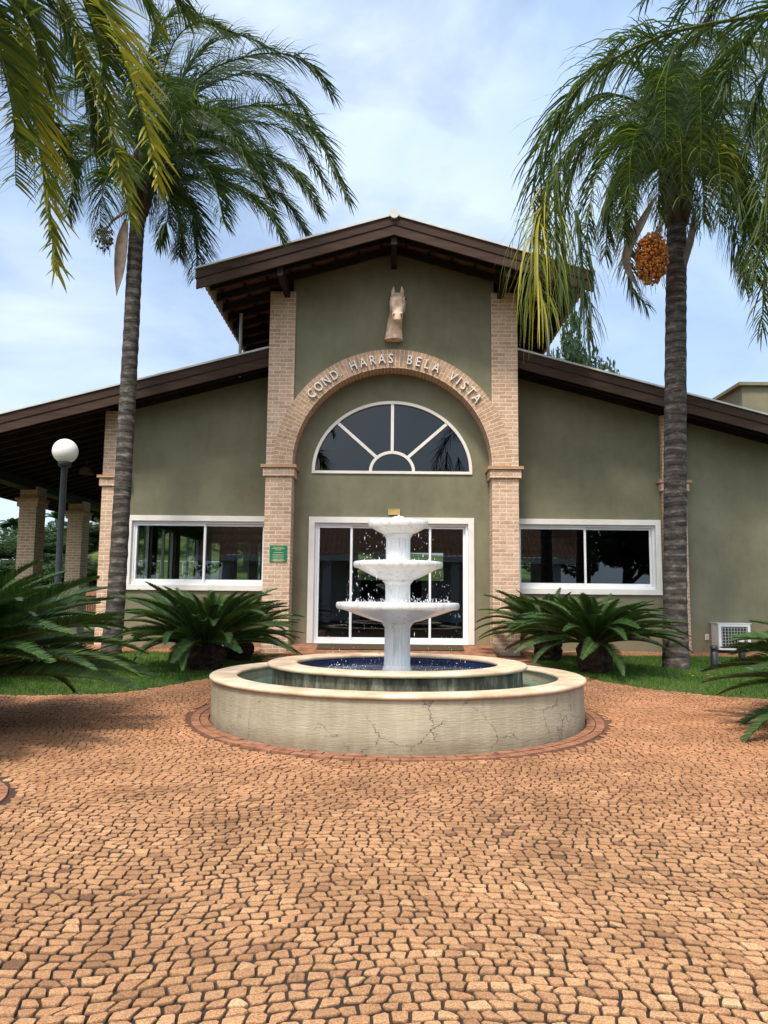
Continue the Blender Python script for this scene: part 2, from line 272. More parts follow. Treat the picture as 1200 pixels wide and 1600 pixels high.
def white_paint():
    m, N, L, b = newmat('white_fountain_paint')
    n = noise(N, L, 3, 6); r = ramp(N, [(.3, (.70, .71, .70)), (.7, (.80, .80, .79))]); L.new(n.outputs[0], r.inputs[0])
    n3 = noise(N, L, 7, 8, .7, scl=(2.5, 2.5, .5)); r3 = ramp(N, [(.36, (.62, .62, .54)), (.5, (1, 1, 1))]); L.new(n3.outputs[0], r3.inputs[0])
    c = mixc(N, L, r.outputs[0], r3.outputs[0], .7, 'MULTIPLY'); L.new(c, b.inputs['Base Color']); b.inputs['Roughness'].default_value = .3; b.inputs['Coat Weight'].default_value = .4
    n2 = noise(N, L, 18, 5); bump(N, L, b, n2.outputs[0], .18, .008); return m
M['fwhite'] = white_paint()
def drop():
    m, N, L, b = newmat('water_drop'); b.inputs['Base Color'].default_value = (.95, .97, 1, 1); b.inputs['Roughness'].default_value = .1; b.inputs['Transmission Weight'].default_value = .3; return m
M['drop'] = drop()
M['globe'] = basic('opal_globe', (.78, .76, .68), (.84, .82, .75), .25, 3, 0)
M['horse'] = basic('aged_terracotta', (.40, .25, .16), (.92, .72, .54), .85, 7, .7, 25, .2, detail=10)
M['lawnsoil'] = basic('lawn_soil', (.035, .055, .012), (.075, .095, .025), .95, 9, .6)
M['hill'] = basic('hill_grass', (.030, .055, .014), (.13, .165, .045), .95, .35, .5, 2, .1, detail=12)
M['ground'] = basic('red_earth_and_grass', (.14, .12, .05), (.26, .17, .09), .95, .5, .5, 8, .1)

# ------------------------------------------------------------------ mesh helpers
def link(name, me, mats=None, parent=None):
    o = bpy.data.objects.new(name, me); COL.objects.link(o)
    for m in (mats if isinstance(mats, (list, tuple)) else [mats]) if mats else []: me.materials.append(m)
    if parent: o.parent = parent
    return o
def mesh(name, V, F, m, parent=None, smooth=False, tone=None, uvbox=False, loc=None):
    me = bpy.data.meshes.new(name)
    V = np.asarray(V, dtype=np.float64)
    if loc is not None: V = V-np.array(loc)
    me.from_pydata(V.tolist(), [], F if isinstance(F, list) else F.tolist())
    if smooth: me.polygons.foreach_set('use_smooth', [True]*len(me.polygons))
    if tone is not None:
        a = me.attributes.new('tone', 'FLOAT', 'POINT'); a.data.foreach_set('value', np.asarray(tone, dtype=np.float32))
    me.update()
    o = link(name, me, m, parent)
    if uvbox: boxuv(me, loc)
    if loc is not None: o.location = loc
    return o
def boxuv(me, loc=None):
    uv = me.uv_layers.new(name='UVMap'); lo = loc or (0, 0, 0)
    for p in me.polygons:
        n = p.normal
        for li in p.loop_indices:
            c = me.vertices[me.loops[li].vertex_index].co
            x, y, z = c[0]+lo[0], c[1]+lo[1], c[2]+lo[2]
            if abs(n.y) >= max(abs(n.x), abs(n.z)): uv.data[li].uv = (x, z)
            elif abs(n.x) >= abs(n.z): uv.data[li].uv = (y, z)
            else: uv.data[li].uv = (x, y)
class MB:
    def __init__(s): s.V = []; s.F = []
    def add(s, V, F):
        b = len(s.V); s.V += [tuple(v) for v in V]; s.F += [tuple(i+b for i in f) for f in F]; return s
    def box(s, x0, x1, y0, y1, z0, z1):
        return s.add([(x0, y0, z0), (x1, y0, z0), (x1, y1, z0), (x0, y1, z0), (x0, y0, z1), (x1, y0, z1), (x1, y1, z1), (x0, y1, z1)],
                     [(0, 3, 2, 1), (4, 5, 6, 7), (0, 1, 5, 4), (1, 2, 6, 5), (2, 3, 7, 6), (3, 0, 4, 7)])
    def slab(s, outer, y0, y1, holes=()):
        """polygon in (x,z) extruded along y"""
        loops = [list(outer)]+[list(h) for h in holes]; flat = [p for l in loops for p in l]; n = len(flat)
        tris = tessellate_polygon([[Vector((p[0], p[1], 0)) for p in l] for l in loops])
        V = [(p[0], y0, p[1]) for p in flat]+[(p[0], y1, p[1]) for p in flat]; F = []
        for t in tris:
            a, b, c = t; A, B, C_ = flat[a], flat[b], flat[c]
            if (B[0]-A[0])*(C_[1]-A[1])-(B[1]-A[1])*(C_[0]-A[0]) < 0: b, c = c, b
            F.append((a, b, c)); F.append((a+n, c+n, b+n))
        k = 0
        for q, l in enumerate(loops):
            m = len(l); area = sum(l[i][0]*l[(i+1) % m][1]-l[(i+1) % m][0]*l[i][1] for i in range(m)); ccw = area > 0
            for i in range(m):
                a, b = k+i, k+(i+1) % m
                if ccw != (q == 0): a, b = b, a
                F.append((b, a, a+n, b+n))
            k += m
        return s.add(V, F)
    def tube(s, pts, rad, n=8, cap=True):
        pts = [Vector(p) for p in pts]; k = len(pts); rad = rad if isinstance(rad, (list, tuple)) else [rad]*k; V = []; F = []
        up = Vector((0, 0, 1)); t0 = (pts[1]-pts[0]).normalized(); a = t0.cross(up if abs(t0.z) < .9 else Vector((1, 0, 0))).normalized()
        for i, p in enumerate(pts):
            t = (pts[min(i+1, k-1)]-pts[max(i-1, 0)]).normalized(); a = (a-t*a.dot(t)).normalized(); b = t.cross(a)
            for j in range(n): q = 2*PI*j/n; V.append(p+a*(math.cos(q)*rad[i])+b*(math.sin(q)*rad[i]))
        for i in range(k-1):
            for j in range(n): F.append((i*n+j, i*n+(j+1) % n, (i+1)*n+(j+1) % n, (i+1)*n+j))
        if cap: F.append(tuple(range(n-1, -1, -1))); F.append(tuple((k-1)*n+j for j in range(n)))
        return s.add(V, F)
    def lathe(s, prof, cx=0, cy=0, n=96, flute=None):
        """prof (r,z) list; flute(r,z,angle)->r"""
        V = []; F = []; m = len(prof)
        for (r, z) in prof:
            for j in range(n):
                a = 2*PI*j/n; rr = flute(r, z, a) if flute else r; V.append((cx+rr*math.cos(a), cy+rr*math.sin(a), z))
        for i in range(m-1):
            for j in range(n): F.append((i*n+j, i*n+(j+1) % n, (i+1)*n+(j+1) % n, (i+1)*n+j))
        return s.add(V, F)
    def build(s, name, m, parent=None, smooth=False, uv=False, bevel=0, loc=None):
        o = mesh(name, s.V, s.F, m, parent, smooth, None, uv, loc)
        if bevel:
            b = o.modifiers.new('bevel', 'BEVEL'); b.width = bevel; b.segments = 2; b.limit_method = 'ANGLE'
        return o
def thing(name, label, cat, loc=(0, 0, 0), group=None, rz=0):
    o = bpy.data.objects.new(name, None); COL.objects.link(o); o.location = loc; o.rotation_euler.z = rz; o['label'] = label; o['category'] = cat
    if group: o['group'] = group
    return o
def tag(o, label=None, cat=None, group=None, kind=None):
    for k, v in (('label', label), ('category', cat), ('group', group), ('kind', kind)):
        if v: o[k] = v
    return o
def part(mb, name, m, root, **kw):
    """mb is in world coordinates, root an unrotated Empty"""
    l = Vector((0, 0, 0)); q = root
    while q: l = l+q.location; q = q.parent
    mb.V = [(v[0]-l[0], v[1]-l[1], v[2]-l[2]) for v in mb.V]; return mb.build(name, m, root, **kw)
def copy_tree(o, parent=None):
    c = o.copy(); COL.objects.link(c); c.parent = parent
    for ch in list(o.children): copy_tree(ch, c)
    return c
def gz(y): return 0.0 if y < 6 else .028*(min(y, 15)-6)
def gza(y): return np.where(y < 6, 0, .028*(np.minimum(y, 15)-6))

# ------------------------------------------------------------------ ground, terrain
FX, FY = .07, 7.84          # fountain centre
def sheet(name, xs, ys, dz, m, skip=None, hf=None):
    V = []; F = []; nx = len(xs)
    for y in ys:
        for x in xs: V.append((x, y, (hf(x, y) if hf else gz(y))+dz))
    for j in range(len(ys)-1):
        for i in range(nx-1): F.append((j*nx+i, j*nx+i+1, (j+1)*nx+i+1, (j+1)*nx+i))
    return mesh(name, V, F, m)
def hill_h(x, y):
    if y < 30: return gz(y)
    t = min(1, max(0, y-30)/70); t = t*t*(3-2*t)
    return .25+t*(5.6+1.0*math.sin(x*.045+1.0)+.7*math.sin(x*.11+y*.03))+max(0, y-100)*.015+4.6*math.exp(-((x+23)/10)**2)*t
xs = [-900, -400, -200]+list(range(-120, 121, 6))+[200, 400, 900]
ys = [-900, -300, -100, -40, -10, 0, 6, 15, 22, 30]+list(range(34, 130, 5))+[160, 240, 500, 1200]
tag(sheet('ground', xs, ys, -.10, M['hill'], hf=hill_h), kind='structure')
tag(sheet('paving_bed', [-14, -8, -4, 0, 4, 8, 14], [-14, -6, 0, 3, 6, 9, 12, 15.05], -.0115, M['bed']), kind='structure')

LAWN_L = [(-2.4, 10.2), (-1.95, 11.2), (-2.1, 12.8), (-2.6, 13.45), (-13, 13.45), (-13, 9.0), (-5, 8.7), (-3.65, 8.75), (-3.1, 8.95), (-2.75, 9.5)]
LAWN_R = [(2.45, 13.6), (2.35, 12.4), (2.45, 11.5), (2.83, 10.36), (3.35, 9.6), (3.95, 9.15), (5.2, 8.75), (13, 8.75), (13, 13.9), (5, 13.9)]
BED_L = [(x-.20, y) for x, y in [(-2.46, 4.95), (-2.31, 4.75), (-2.24, 4.5), (-2.3, 4.25), (-2.7, 3.8), (-3.6, 3.3), (-6, 3.3), (-7, 5), (-6.5, 7.2), (-4.4, 7.5), (-3.7, 7.0), (-3.35, 6.3), (-2.95, 5.6)]]
BED_R = [(3.35, 6.3), (3.05, 5.6), (2.95, 5.1), (3.3, 4.6), (6, 4.3), (7, 6), (6, 7.7), (4.4, 7.6), (3.7, 7.0)]
def smooth_loop(P, k=4):
    out = []; m = len(P)
    for i in range(m):
        a, b, c, d = [Vector(P[(i+q) % m]) for q in (-1, 0, 1, 2)]
        for q in range(k): t = q/k; v = .5*((2*b)+(c-a)*t+(2*a-5*b+4*c-d)*t*t+(3*b-a-3*c+d)*t*t*t); out.append((v.x, v.y))
    return out
BED_L = smooth_loop(BED_L); BED_R = smooth_loop(BED_R); LAWN_L = smooth_loop(LAWN_L, 2)
def offset(P, d):
    cx = sum(p[0] for p in P)/len(P); cy = sum(p[1] for p in P)/len(P); out = []
    for i, p in enumerate(P):
        a, c = P[i-1], P[(i+1) % len(P)]; t = Vector((c[0]-a[0], c[1]-a[1])).normalized(); nn = Vector((t.y, -t.x))
        if nn.dot(Vector((p[0]-cx, p[1]-cy))) < 0: nn = -nn
        out.append((p[0]+nn.x*d, p[1]+nn.y*d))
    return out
def inpoly(x, y, P):
    x = np.asarray(x); y = np.asarray(y); c = np.zeros(x.shape, bool); j = len(P)-1
    for i in range(len(P)):
        xi, yi = P[i]; xj, yj = P[j]
        c ^= ((yi > y) != (yj > y)) & (x < (xj-xi)*(y-yi)/(yj-yi+1e-12)+xi); j = i
    return c
# cobblestones, every sett a little domed block laid in wavy arcs
def cobbles():
    du, dv = .060, .055
    vs = np.arange(-2.4, 15.2, dv); UL = []; UR = []; JJ = []; SL = []; SR = []
    for j in range(len(vs)):
        wd = rng.uniform(.050, .074, 470); x = np.cumsum(wd)-14.4+rng.random()*.1; sl = rng.normal(0, .0045, 470)
        UL.append(x[:-1]); UR.append(x[1:]); SL.append(sl[:-1]); SR.append(sl[1:]); JJ.append(np.full(469, j))
    UL = np.concatenate(UL); UR = np.concatenate(UR); SL = np.concatenate(SL); SR = np.concatenate(SR); JJ = np.concatenate(JJ)
    def bound(u, j): return -2.4+dv*j+.0045*np.sin(u*19+j*2.4)+.0035*np.sin(u*47+j*5.1)
    U = (UL+UR)/2; Vv = -2.4+dv*(JJ+.5)
    def warp(u, v):
        ph = u*2*PI/3.1
        return (u+.13*np.sin(v*1.1+.6)+.04*np.sin(v*2.6+u*.7), v+.24*np.sqrt(np.sin(ph*.5+.5+.5*np.sin(v*.5))**2+.05)+.05*np.sin(u*2.3+v*.7)-.1)
    X, Y = warp(U, Vv)
    d = np.hypot(X-FX, Y-FY)
    keep = (np.abs(X) < .62*np.maximum(Y, 0)+2.6) & (Y > -1.6) & (Y < 14.72) & (d > 2.045)
    keep &= ~inpoly(X, Y, LAWN_L) & ~inpoly(X, Y, LAWN_R) & ~inpoly(X, Y, offset(BED_L, .235)) & ~inpoly(X, Y, offset(BED_R, .235))
    keep &= ~((np.abs(X) < 2.35) & (Y > 13.2))
    keep &= ~((Y > 13.75) & (np.abs(X) > 2.2) & (np.abs(X) < 2.4))
    U = U[keep]; Vv = Vv[keep]; UL, UR, SL, SR, JJ = (q[keep] for q in (UL, UR, SL, SR, JJ)); n = U.size; K = 8
    g = rng.uniform(.0010, .0034, (n, 4)); gy = rng.uniform(.0018, .0062, (n, 4)); ch = rng.uniform(.003, .009, (n, 4))
    # corners in order: right-top, left-top, left-bottom, right-bottom
    cxu = np.stack([UR+SR, UL+SL, UL-SL, UR-SR], 1); cj = np.stack([JJ+1, JJ+1, JJ, JJ], 1)
    cyv = bound(cxu, cj)+rng.normal(0, .0014, (n, 4)); sx = np.array([-1, 1, 1, -1]); sy = np.array([-1, -1, 1, 1])
    def ring(ins):
        bx = cxu+sx*(g+ins); by = cyv+sy*(gy+ins)
        P = np.empty((n, 8)); Q = np.empty((n, 8))
        for c in range(4):
            # two points per corner, counter-clockwise
            first_side = c in (0, 2)
            ax, ay = bx[:, c], by[:, c]+sy[c]*ch[:, c]; hx, hy = bx[:, c]+sx[c]*ch[:, c], by[:, c]
            if first_side: P[:, 2*c], Q[:, 2*c], P[:, 2*c+1], Q[:, 2*c+1] = ax, ay, hx, hy
            else: P[:, 2*c], Q[:, 2*c], P[:, 2*c+1], Q[:, 2*c+1] = hx, hy, ax, ay
        return warp(P, Q)
    x1, y1 = ring(.0034); x2, y2 = ring(.0); xc, yc = warp(U, Vv)
    th = rng.normal(0, .0013, n)+.0022*np.sin(xc*3.1+yc*2.2)+.0012*np.sin(xc*7-yc*5)
    tx = rng.normal(0, .03, n); ty = rng.normal(0, .03, n)
    zc = gza(yc)+.0012+th
    z1 = gza(y1)+th[:, None]+tx[:, None]*(x1-xc[:, None])+ty[:, None]*(y1-yc[:, None])
    z2 = gza(y2)-.0145
    V = np.empty((n, 1+2*K, 3))
    V[:, 0, 0] = xc; V[:, 0, 1] = yc; V[:, 0, 2] = zc
    for a, (xx, yy, zz) in enumerate(((x1, y1, z1), (x2, y2, z2))):
        V[:, 1+a*K:1+(a+1)*K, 0] = xx; V[:, 1+a*K:1+(a+1)*K, 1] = yy; V[:, 1+a*K:1+(a+1)*K, 2] = zz
    V = V.reshape(-1, 3); base = (np.arange(n)*(1+2*K))[:, None]
    me = bpy.data.meshes.new('cobblestone_paving')
    tri = []; quad = []
    for k in range(K):
        k2 = (k+1) % K
        tri.append(np.concatenate([base, base+1+k, base+1+k2], 1))
        quad.append(np.concatenate([base+1+k, base+1+K+k, base+1+K+k2, base+1+k2], 1))
    tri = np.concatenate(tri); quad = np.concatenate(quad)
    me.vertices.add(len(V)); me.vertices.foreach_set('co', V.ravel())
    nl = tri.size+quad.size; me.loops.add(nl); me.loops.foreach_set('vertex_index', np.concatenate([tri.ravel(), quad.ravel()]).astype(np.int32))
    me.polygons.add(len(tri)+len(quad))
    ls = np.concatenate([np.arange(len(tri))*3, tri.size+np.arange(len(quad))*4]).astype(np.int32); me.polygons.foreach_set('loop_start', ls)
    me.polygons.foreach_set('use_smooth', np.zeros(len(tri)+len(quad), bool))
    me.update(calc_edges=True); me.validate()
    tone = np.clip(rng.normal(.52, .13, n)+.16*np.sin(xc*.9+1)*np.sin(yc*.8)+np.where(rng.random(n) < .05, -.3, 0), 0, 1)
    a = me.attributes.new('tone', 'FLOAT', 'POINT'); a.data.foreach_set('value', np.repeat(tone, 1+2*K).astype(np.float32))
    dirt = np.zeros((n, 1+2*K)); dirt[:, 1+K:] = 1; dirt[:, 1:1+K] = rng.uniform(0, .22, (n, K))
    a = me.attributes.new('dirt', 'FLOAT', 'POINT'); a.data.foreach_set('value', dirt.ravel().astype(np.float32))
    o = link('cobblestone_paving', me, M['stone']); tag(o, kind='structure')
    print('setts', n)
cobbles()
def pavers(name, cx, cy, r0, r1, rows, wl, m=None):
    b = MB(); k = r1-r0
    for q in range(rows):
        ra = r0+k*q/rows; rb = r0+k*(q+1)/rows; n = int(2*PI*(ra+rb)/2/wl); off = random.random()
        for i in range(n):
            a0 = 2*PI*(i+off)/n; a1 = 2*PI*(i+1+off)/n; g = .006/ra; h = .004+random.uniform(-.003, .003)
            P = [(ra+.005, a0+g), (rb-.005, a0+g), (rb-.005, a1-g), (ra+.005, a1-g)]
            T = [(cx+r*math.cos(a), cy+r*math.sin(a)) for r, a in P]
            V = [(x, y, gz(y)-.02) for x, y in T]+[(x, y, gz(y)+h) for x, y in T]
            b.add(V, [(0, 1, 5, 4), (1, 2, 6, 5), (2, 3, 7, 6), (3, 0, 4, 7), (7, 6, 5, 4)])
    return tag(b.build(name, M['redpaver'] if m is None else m), kind='structure')
pavers('paver_ring', FX, FY, 1.83, 2.00, 2, .17)
def edging(P):
    b = MB()
    for r in range(2):
        A = offset(P, .008+r*.10); B = offset(P, .10+r*.10)
        for i in range(len(P)):
            a0, a1, b0, b1 = [Vector(v) for v in (A[i], A[(i+1) % len(P)], B[i], B[(i+1) % len(P)])]; m = max(1, round((a1-a0).length/.19))
            for k in range(m):
                T = [a0.lerp(a1, (k+.03)/m), b0.lerp(b1, (k+.03)/m), b0.lerp(b1, (k+.97)/m), a0.lerp(a1, (k+.97)/m)]; h = .003+random.uniform(-.003, .003)
                b.add([(v.x, v.y, gz(v.y)-.02) for v in T]+[(v.x, v.y, gz(v.y)+h) for v in T], [(0, 1, 5, 4), (1, 2, 6, 5), (2, 3, 7, 6), (3, 0, 4, 7), (7, 6, 5, 4), (4, 5, 6, 7)][:5])
    o = b.build('paver_edging', M['redpaver']); bm = bmesh.new(); bm.from_mesh(o.data); bmesh.ops.recalc_face_normals(bm, faces=bm.faces)
    bm.to_mesh(o.data); bm.free(); return tag(o, kind='structure')


edging(BED_L); edging(BED_R)
def lawn(name, P, dens, h, poly=None):
    P = poly or P
    P3 = []
    for i in range(len(P)):
        a = P[i]; b = P[(i+1) % len(P)]; s = max(1, int(math.dist(a, b)/.5))
        for k in range(s): P3.append((a[0]+(b[0]-a[0])*k/s, a[1]+(b[1]-a[1])*k/s))
    T = tessellate_polygon([[Vector((x, y, 0)) for x, y in P3]])
    soil = mesh(name+'_soil', [(x, y, gz(y)-.006+.0) for x, y in P3], [tuple(t) for t in T], M['lawnsoil']); tag(soil, kind='structure')
    if soil.data.polygons[0].normal.z < 0: soil.data.flip_normals()
    A = np.array(P); x0, y0 = A.min(0); x1, y1 = A.max(0); x0 = max(x0, -8.5); x1 = min(x1, 8.5)
    n = int((x1-x0)*(y1-y0)*dens); x = rng.uniform(x0, x1, n); y = rng.uniform(y0, y1, n); k = inpoly(x, y, P); x = x[k]; y = y[k]; n = x.size
    z = gza(y)-.006; a = rng.uniform(0, 2*PI, n); w = rng.uniform(.003, .006, n); hh = rng.uniform(.5, 1.1, n)*h*(.8+.35*np.sin(x*5)*np.sin(y*6)); le = rng.normal(0, .45, (n, 2))
    V = np.empty((n, 3, 3)); V[:, 0] = np.stack([x-w*np.cos(a), y-w*np.sin(a), z], 1); V[:, 1] = np.stack([x+w*np.cos(a), y+w*np.sin(a), z], 1)
    V[:, 2] = np.stack([x+le[:, 0]*hh, y+le[:, 1]*hh, z+hh], 1)
    F = np.arange(n*3).reshape(n, 3); tone = np.repeat(np.clip(rng.normal(.45, .18, n)+.2*np.sin(x*1.7+2)*np.sin(y*2.1)+(rng.random(n) < .02)*.5, 0, 1), 3)
    o = mesh(name, V.reshape(-1, 3), F, M['grass'], tone=tone); return o
tag(lawn('lawn_grass', LAWN_L, 1700, .06), 'mown green lawn left of the fountain', 'grass', kind='stuff')
tag(lawn('lawn_grass', LAWN_R, 1700, .06), 'mown green lawn right of the fountain', 'grass', kind='stuff')
tag(lawn('bed_grass', None, 3500, .05, poly=BED_L), 'grass in the round bed at the left edge', 'grass', kind='stuff')
tag(lawn('bed_grass', None, 2500, .05, poly=BED_R), 'grass in the round bed at the right edge', 'grass', kind='stuff')
# fallen yellow leaves on the right lawn
for (px, py, Y) in ((1076, 1053, 10.9), (1083, 1058, 10.7), (1108, 1055, 10.8), (1113, 1061, 10.6)):
    p = at(px, py, Y); p.z = gz(p.y)+.05; b = MB(); a = random.uniform(0, 6)
    c, s = math.cos(a)*.05, math.sin(a)*.05
    b.add([(p.x-c, p.y-s, p.z), (p.x+s*.4, p.y-c*.4, p.z+.008), (p.x+c, p.y+s, p.z+.004), (p.x-s*.4, p.y+c*.4, p.z+.008), (p.x, p.y, p.z-.006)], [(0, 1, 4), (1, 2, 4), (2, 3, 4), (3, 0, 4)])
    tag(b.build('fallen_leaf', M['gold']), 'small yellow fallen leaf on the right lawn', 'leaf', 'yellow leaves on the right lawn')

# ------------------------------------------------------------------ fountain
ft = thing('fountain', 'white three-tiered fountain standing in a round double basin in the plaza', 'fountain', (FX, FY, gz(FY)))
def ring_coping(r_in, r_out, z0, z1):
    h = (z1-z0)/2; pr = []
    for k in range(9):
        a = -PI/2+PI*k/8; pr.append((r_out-h+h*math.cos(a), (z0+z1)/2+h*math.sin(a)))
    for k in range(7):
        a = PI/2+PI*k/6; pr.append((r_in+h+h*math.cos(a), (z0+z1)/2+h*math.sin(a)))
    return pr+[pr[0]]
def lat(prof, n=128, flute=None): return MB().lathe(prof, FX, FY, n, flute)
def uv_lathe(o, r):
    me = o.data; uv = me.uv_layers.new(name='UVMap')
    for p in me.polygons:
        A = [math.atan2(me.vertices[me.loops[li].vertex_index].co.y, me.vertices[me.loops[li].vertex_index].co.x) for li in p.loop_indices]
        if max(A)-min(A) > PI: A = [a+2*PI if a < 0 else a for a in A]
        for li, a in zip(p.loop_indices, A): uv.data[li].uv = (a*r, me.vertices[me.loops[li].vertex_index].co.z)
ob = part(lat([(1.82, -.1), (1.815, .2), (1.81, .415), (1.60, .415), (1.60, .05)]), 'outer_basin', M['render'], ft, smooth=False)
for p in ob.data.polygons: p.use_smooth = True
ob.modifiers.new('edge', 'EDGE_SPLIT').split_angle = R(40)
part(lat(ring_coping(1.575, 1.84, .412, .450), 160), 'coping', M['marble'], ob, smooth=True).location = (0, 0, 0)
fl = part(lat([(1.60, .20), (1.24, .20)]), 'channel_floor', M['greentile'], ft); 
uvl = fl.data.uv_layers.new(name='UVMap')
for p in fl.data.polygons:
    for li in p.loop_indices: c = fl.data.vertices[fl.data.loops[li].vertex_index].co; uvl.data[li].uv = (c.x, c.y)
ib = part(lat([(1.245, .1), (1.24, .524), (1.02, .524), (1.02, .2)]), 'inner_basin', M['algae'], ft)
part(lat(ring_coping(1.0, 1.29, .520, .558), 160), 'coping', M['marble'], ib, smooth=True)
tl = part(lat([(1.018, .2), (1.017, .518)]), 'tile_lining', M['bluetile'], ft); uv_lathe(tl, 1.02)
tl.data.flip_normals()
fb = part(lat([(1.017, .25), (.02, .25)]), 'basin_floor', M['bluetile'], ft); uvl = fb.data.uv_layers.new(name='UVMap')
for p in fb.data.polygons:
    for li in p.loop_indices: c = fb.data.vertices[fb.data.loops[li].vertex_index].co; uvl.data[li].uv = (c.x, c.y)
tag(lat([(1.598, .325), (1.246, .325)], 96).build('water', M['water_g']), kind='structure')
wm = MB(); n_ = 120; k_ = 30
wm.lathe([(1.016-(.93)*i/k_, .437) for i in range(k_+1)], FX, FY, n_)
wm.V = [(x, y, z+.006*math.sin(38*math.hypot(x-FX, y-FY))*math.exp(-abs(math.hypot(x-FX, y-FY)-.55)*1.5)+random.uniform(-.003, .003)) for x, y, z in wm.V]
tag(wm.build('water', M['water'], smooth=True), kind='structure')
NF = 22
def flute(lo, hi, d=.006):
    def f(r, z, a):
        k = 1 if lo < z < hi else 0
        return r-d*k*(.5+.5*math.cos(NF*a))**.6
    return f
def column(z0, z1, r, rb, foot):
    pr = [(foot, z0)] if foot else []
    if foot: pr += [(foot, z0+.018), (foot*.93, z0+.03), (rb, z0+.035), (rb, z0+.06), (r*1.03, z0+.085)]
    else: pr += [(rb, z0), (rb, z0+.02), (r, z0+.05)]
    pr += [(r, z0+.10), (r*.99, (z0+z1)/2), (r*.99, z1-.055), (r*1.02, z1-.05), (r*1.06, z1-.035), (r*1.16, z1-.02), (r*1.22, z1)]
    return lat(pr, NF*8, flute(z0+.09, z1-.05))
part(column(.43, .95, .132, .148, .25), 'column', M['fwhite'], ft, smooth=True)
part(column(1.11, 1.375, .128, .14, None), 'column', M['fwhite'], ft, smooth=True)
part(column(1.53, 1.845, .125, .135, None), 'column', M['fwhite'], ft, smooth=True)
def bowl(r, ztop, lip, zn, rn):
    pr = [(rn, zn-.012), (rn*1.0, zn), (rn*1.1, zn+.006)]
    for k in range(1, 7): t = k/7; pr.append((rn*1.1+(r*.93-rn*1.1)*t, zn+.006+(ztop-lip-zn-.006)*(t**1.12)))
    pr += [(r*.93, ztop-lip), (r*.975, ztop-lip-.003), (r*.995, ztop-lip+.012), (r, ztop-lip*.5), (r*.995, ztop-.012), (r*.98, ztop-.002), (r*.955, ztop), (r*.93, ztop-.012), (r*.5, ztop-lip*1.1), (.1, ztop-lip*1.4)]
    return lat(pr, 128)
part(bowl(.625, 1.15, .068, .945, .160), 'bowl', M['fwhite'], ft, smooth=True)
part(bowl(.455, 1.56, .060, 1.372, .156), 'bowl', M['fwhite'], ft, smooth=True)
part(bowl(.308, 1.975, .062, 1.842, .152), 'bowl', M['fwhite'], ft, smooth=True)
for o in ft.children:
    if o.name.startswith(('bowl', 'column')): o.modifiers.new('edge', 'EDGE_SPLIT').split_angle = R(35)
part(lat([(.05, 1.93), (.055, 1.975), (.04, 2.0), (.02, 2.005), (.001, 2.006)], 24), 'nozzle', M['fwhite'], ft, smooth=True)
# water: bubbling head, drops and splashes
def drops():
    b = MB()
    def d(x, y, z, r, st=1.4):
        b.add([(x, y, z+r*st), (x+r, y, z), (x, y+r, z), (x-r, y, z), (x, y-r, z), (x, y, z-r*st)], [(0, 1, 2), (0, 2, 3), (0, 3, 4), (0, 4, 1), (5, 2, 1), (5, 3, 2), (5, 4, 3), (5, 1, 4)])
    for (r, zt, zb, n) in ((.30, 1.90, 1.56, 60), (.445, 1.49, 1.15, 95), (.615, 1.07, .45, 110)):
        for k in range(n):
            a = random.choice([random.gauss(2.6, .35), random.gauss(.35, .4), random.uniform(0, 2*PI)]); q = random.random(); rr = r+random.gauss(.02, .02)+.05*q
            d(FX+rr*math.cos(a), FY+rr*math.sin(a), zt-(zt-zb)*q, random.uniform(.0016, .0042), random.choice([1.2, 1.6, 3.5, 7]))
    for (r, z, n) in ((.42, 1.55, 60), (.58, 1.15, 150)):
        for k in range(n):
            a = random.uniform(0, 2*PI); rr = r*random.uniform(.45, .95); d(FX+rr*math.cos(a), FY+rr*math.sin(a), z+random.expovariate(50), random.uniform(.003, .007), 2.4)
    for k in range(170):
        a = random.uniform(0, 2*PI); rr = random.uniform(.35, .85); d(FX+rr*math.cos(a), FY+rr*math.sin(a), .45+random.expovariate(28), random.uniform(.0025, .006), 1.3)
    for k in range(160):
        a = random.uniform(0, 2*PI); rr = abs(random.gauss(0, .035)); d(FX+rr*math.cos(a), FY+rr*math.sin(a), 1.985+random.random()*.05*(1-rr/.12), random.uniform(.006, .013), 1)
    return b
tag(drops().build('water_drops', M['drop'], smooth=True), 'drops and splashes falling from the fountain bowls', 'water drops', kind='stuff')

# ------------------------------------------------------------------ the clubhouse
H = thing('clubhouse', 'olive green clubhouse with brick pillars, brick arch and brown gabled roofs behind the fountain', 'building', (0, 14.2, gz(14.2)))
def HP(b, name, m, parent=None, **kw):
    """house part: vertices given in world coordinates"""
    l = H.location; b.V = [(v[0]-l[0], v[1]-l[1], v[2]-l[2]) for v in b.V]
    uvl_ = kw.pop('uv', False); o = b.build(name, m, parent or H, **kw)
    if uvl_: boxuv(o.data, tuple(l))
    return o
def rect(x0, x1, z0, z1): return [(x0, z0), (x1, z0), (x1, z1), (x0, z1)]
PF, DW, WW = 13.8, 14.2, 14.8       # planes: pillar front, door wall, wing wall
AC, AI, AO = 3.6, 1.82, 2.17        # arch centre height, inner and outer radius
def gtop(x): return 7.83-.293*abs(x)
def wtop(x): return 6.47-.264*abs(x)
# door wall
fan = [(1.47*math.cos(a), 3.56+1.31*math.sin(a)) for a in [PI*k/40 for k in range(41)]]
HP(MB().slab([(-AI, .2), (AI, .2), (AI, 5.6), (-AI, 5.6)], DW, DW+.2, [rect(-1.50, 1.50, .36, 2.65), fan]), 'entrance_wall', M['stucco'])
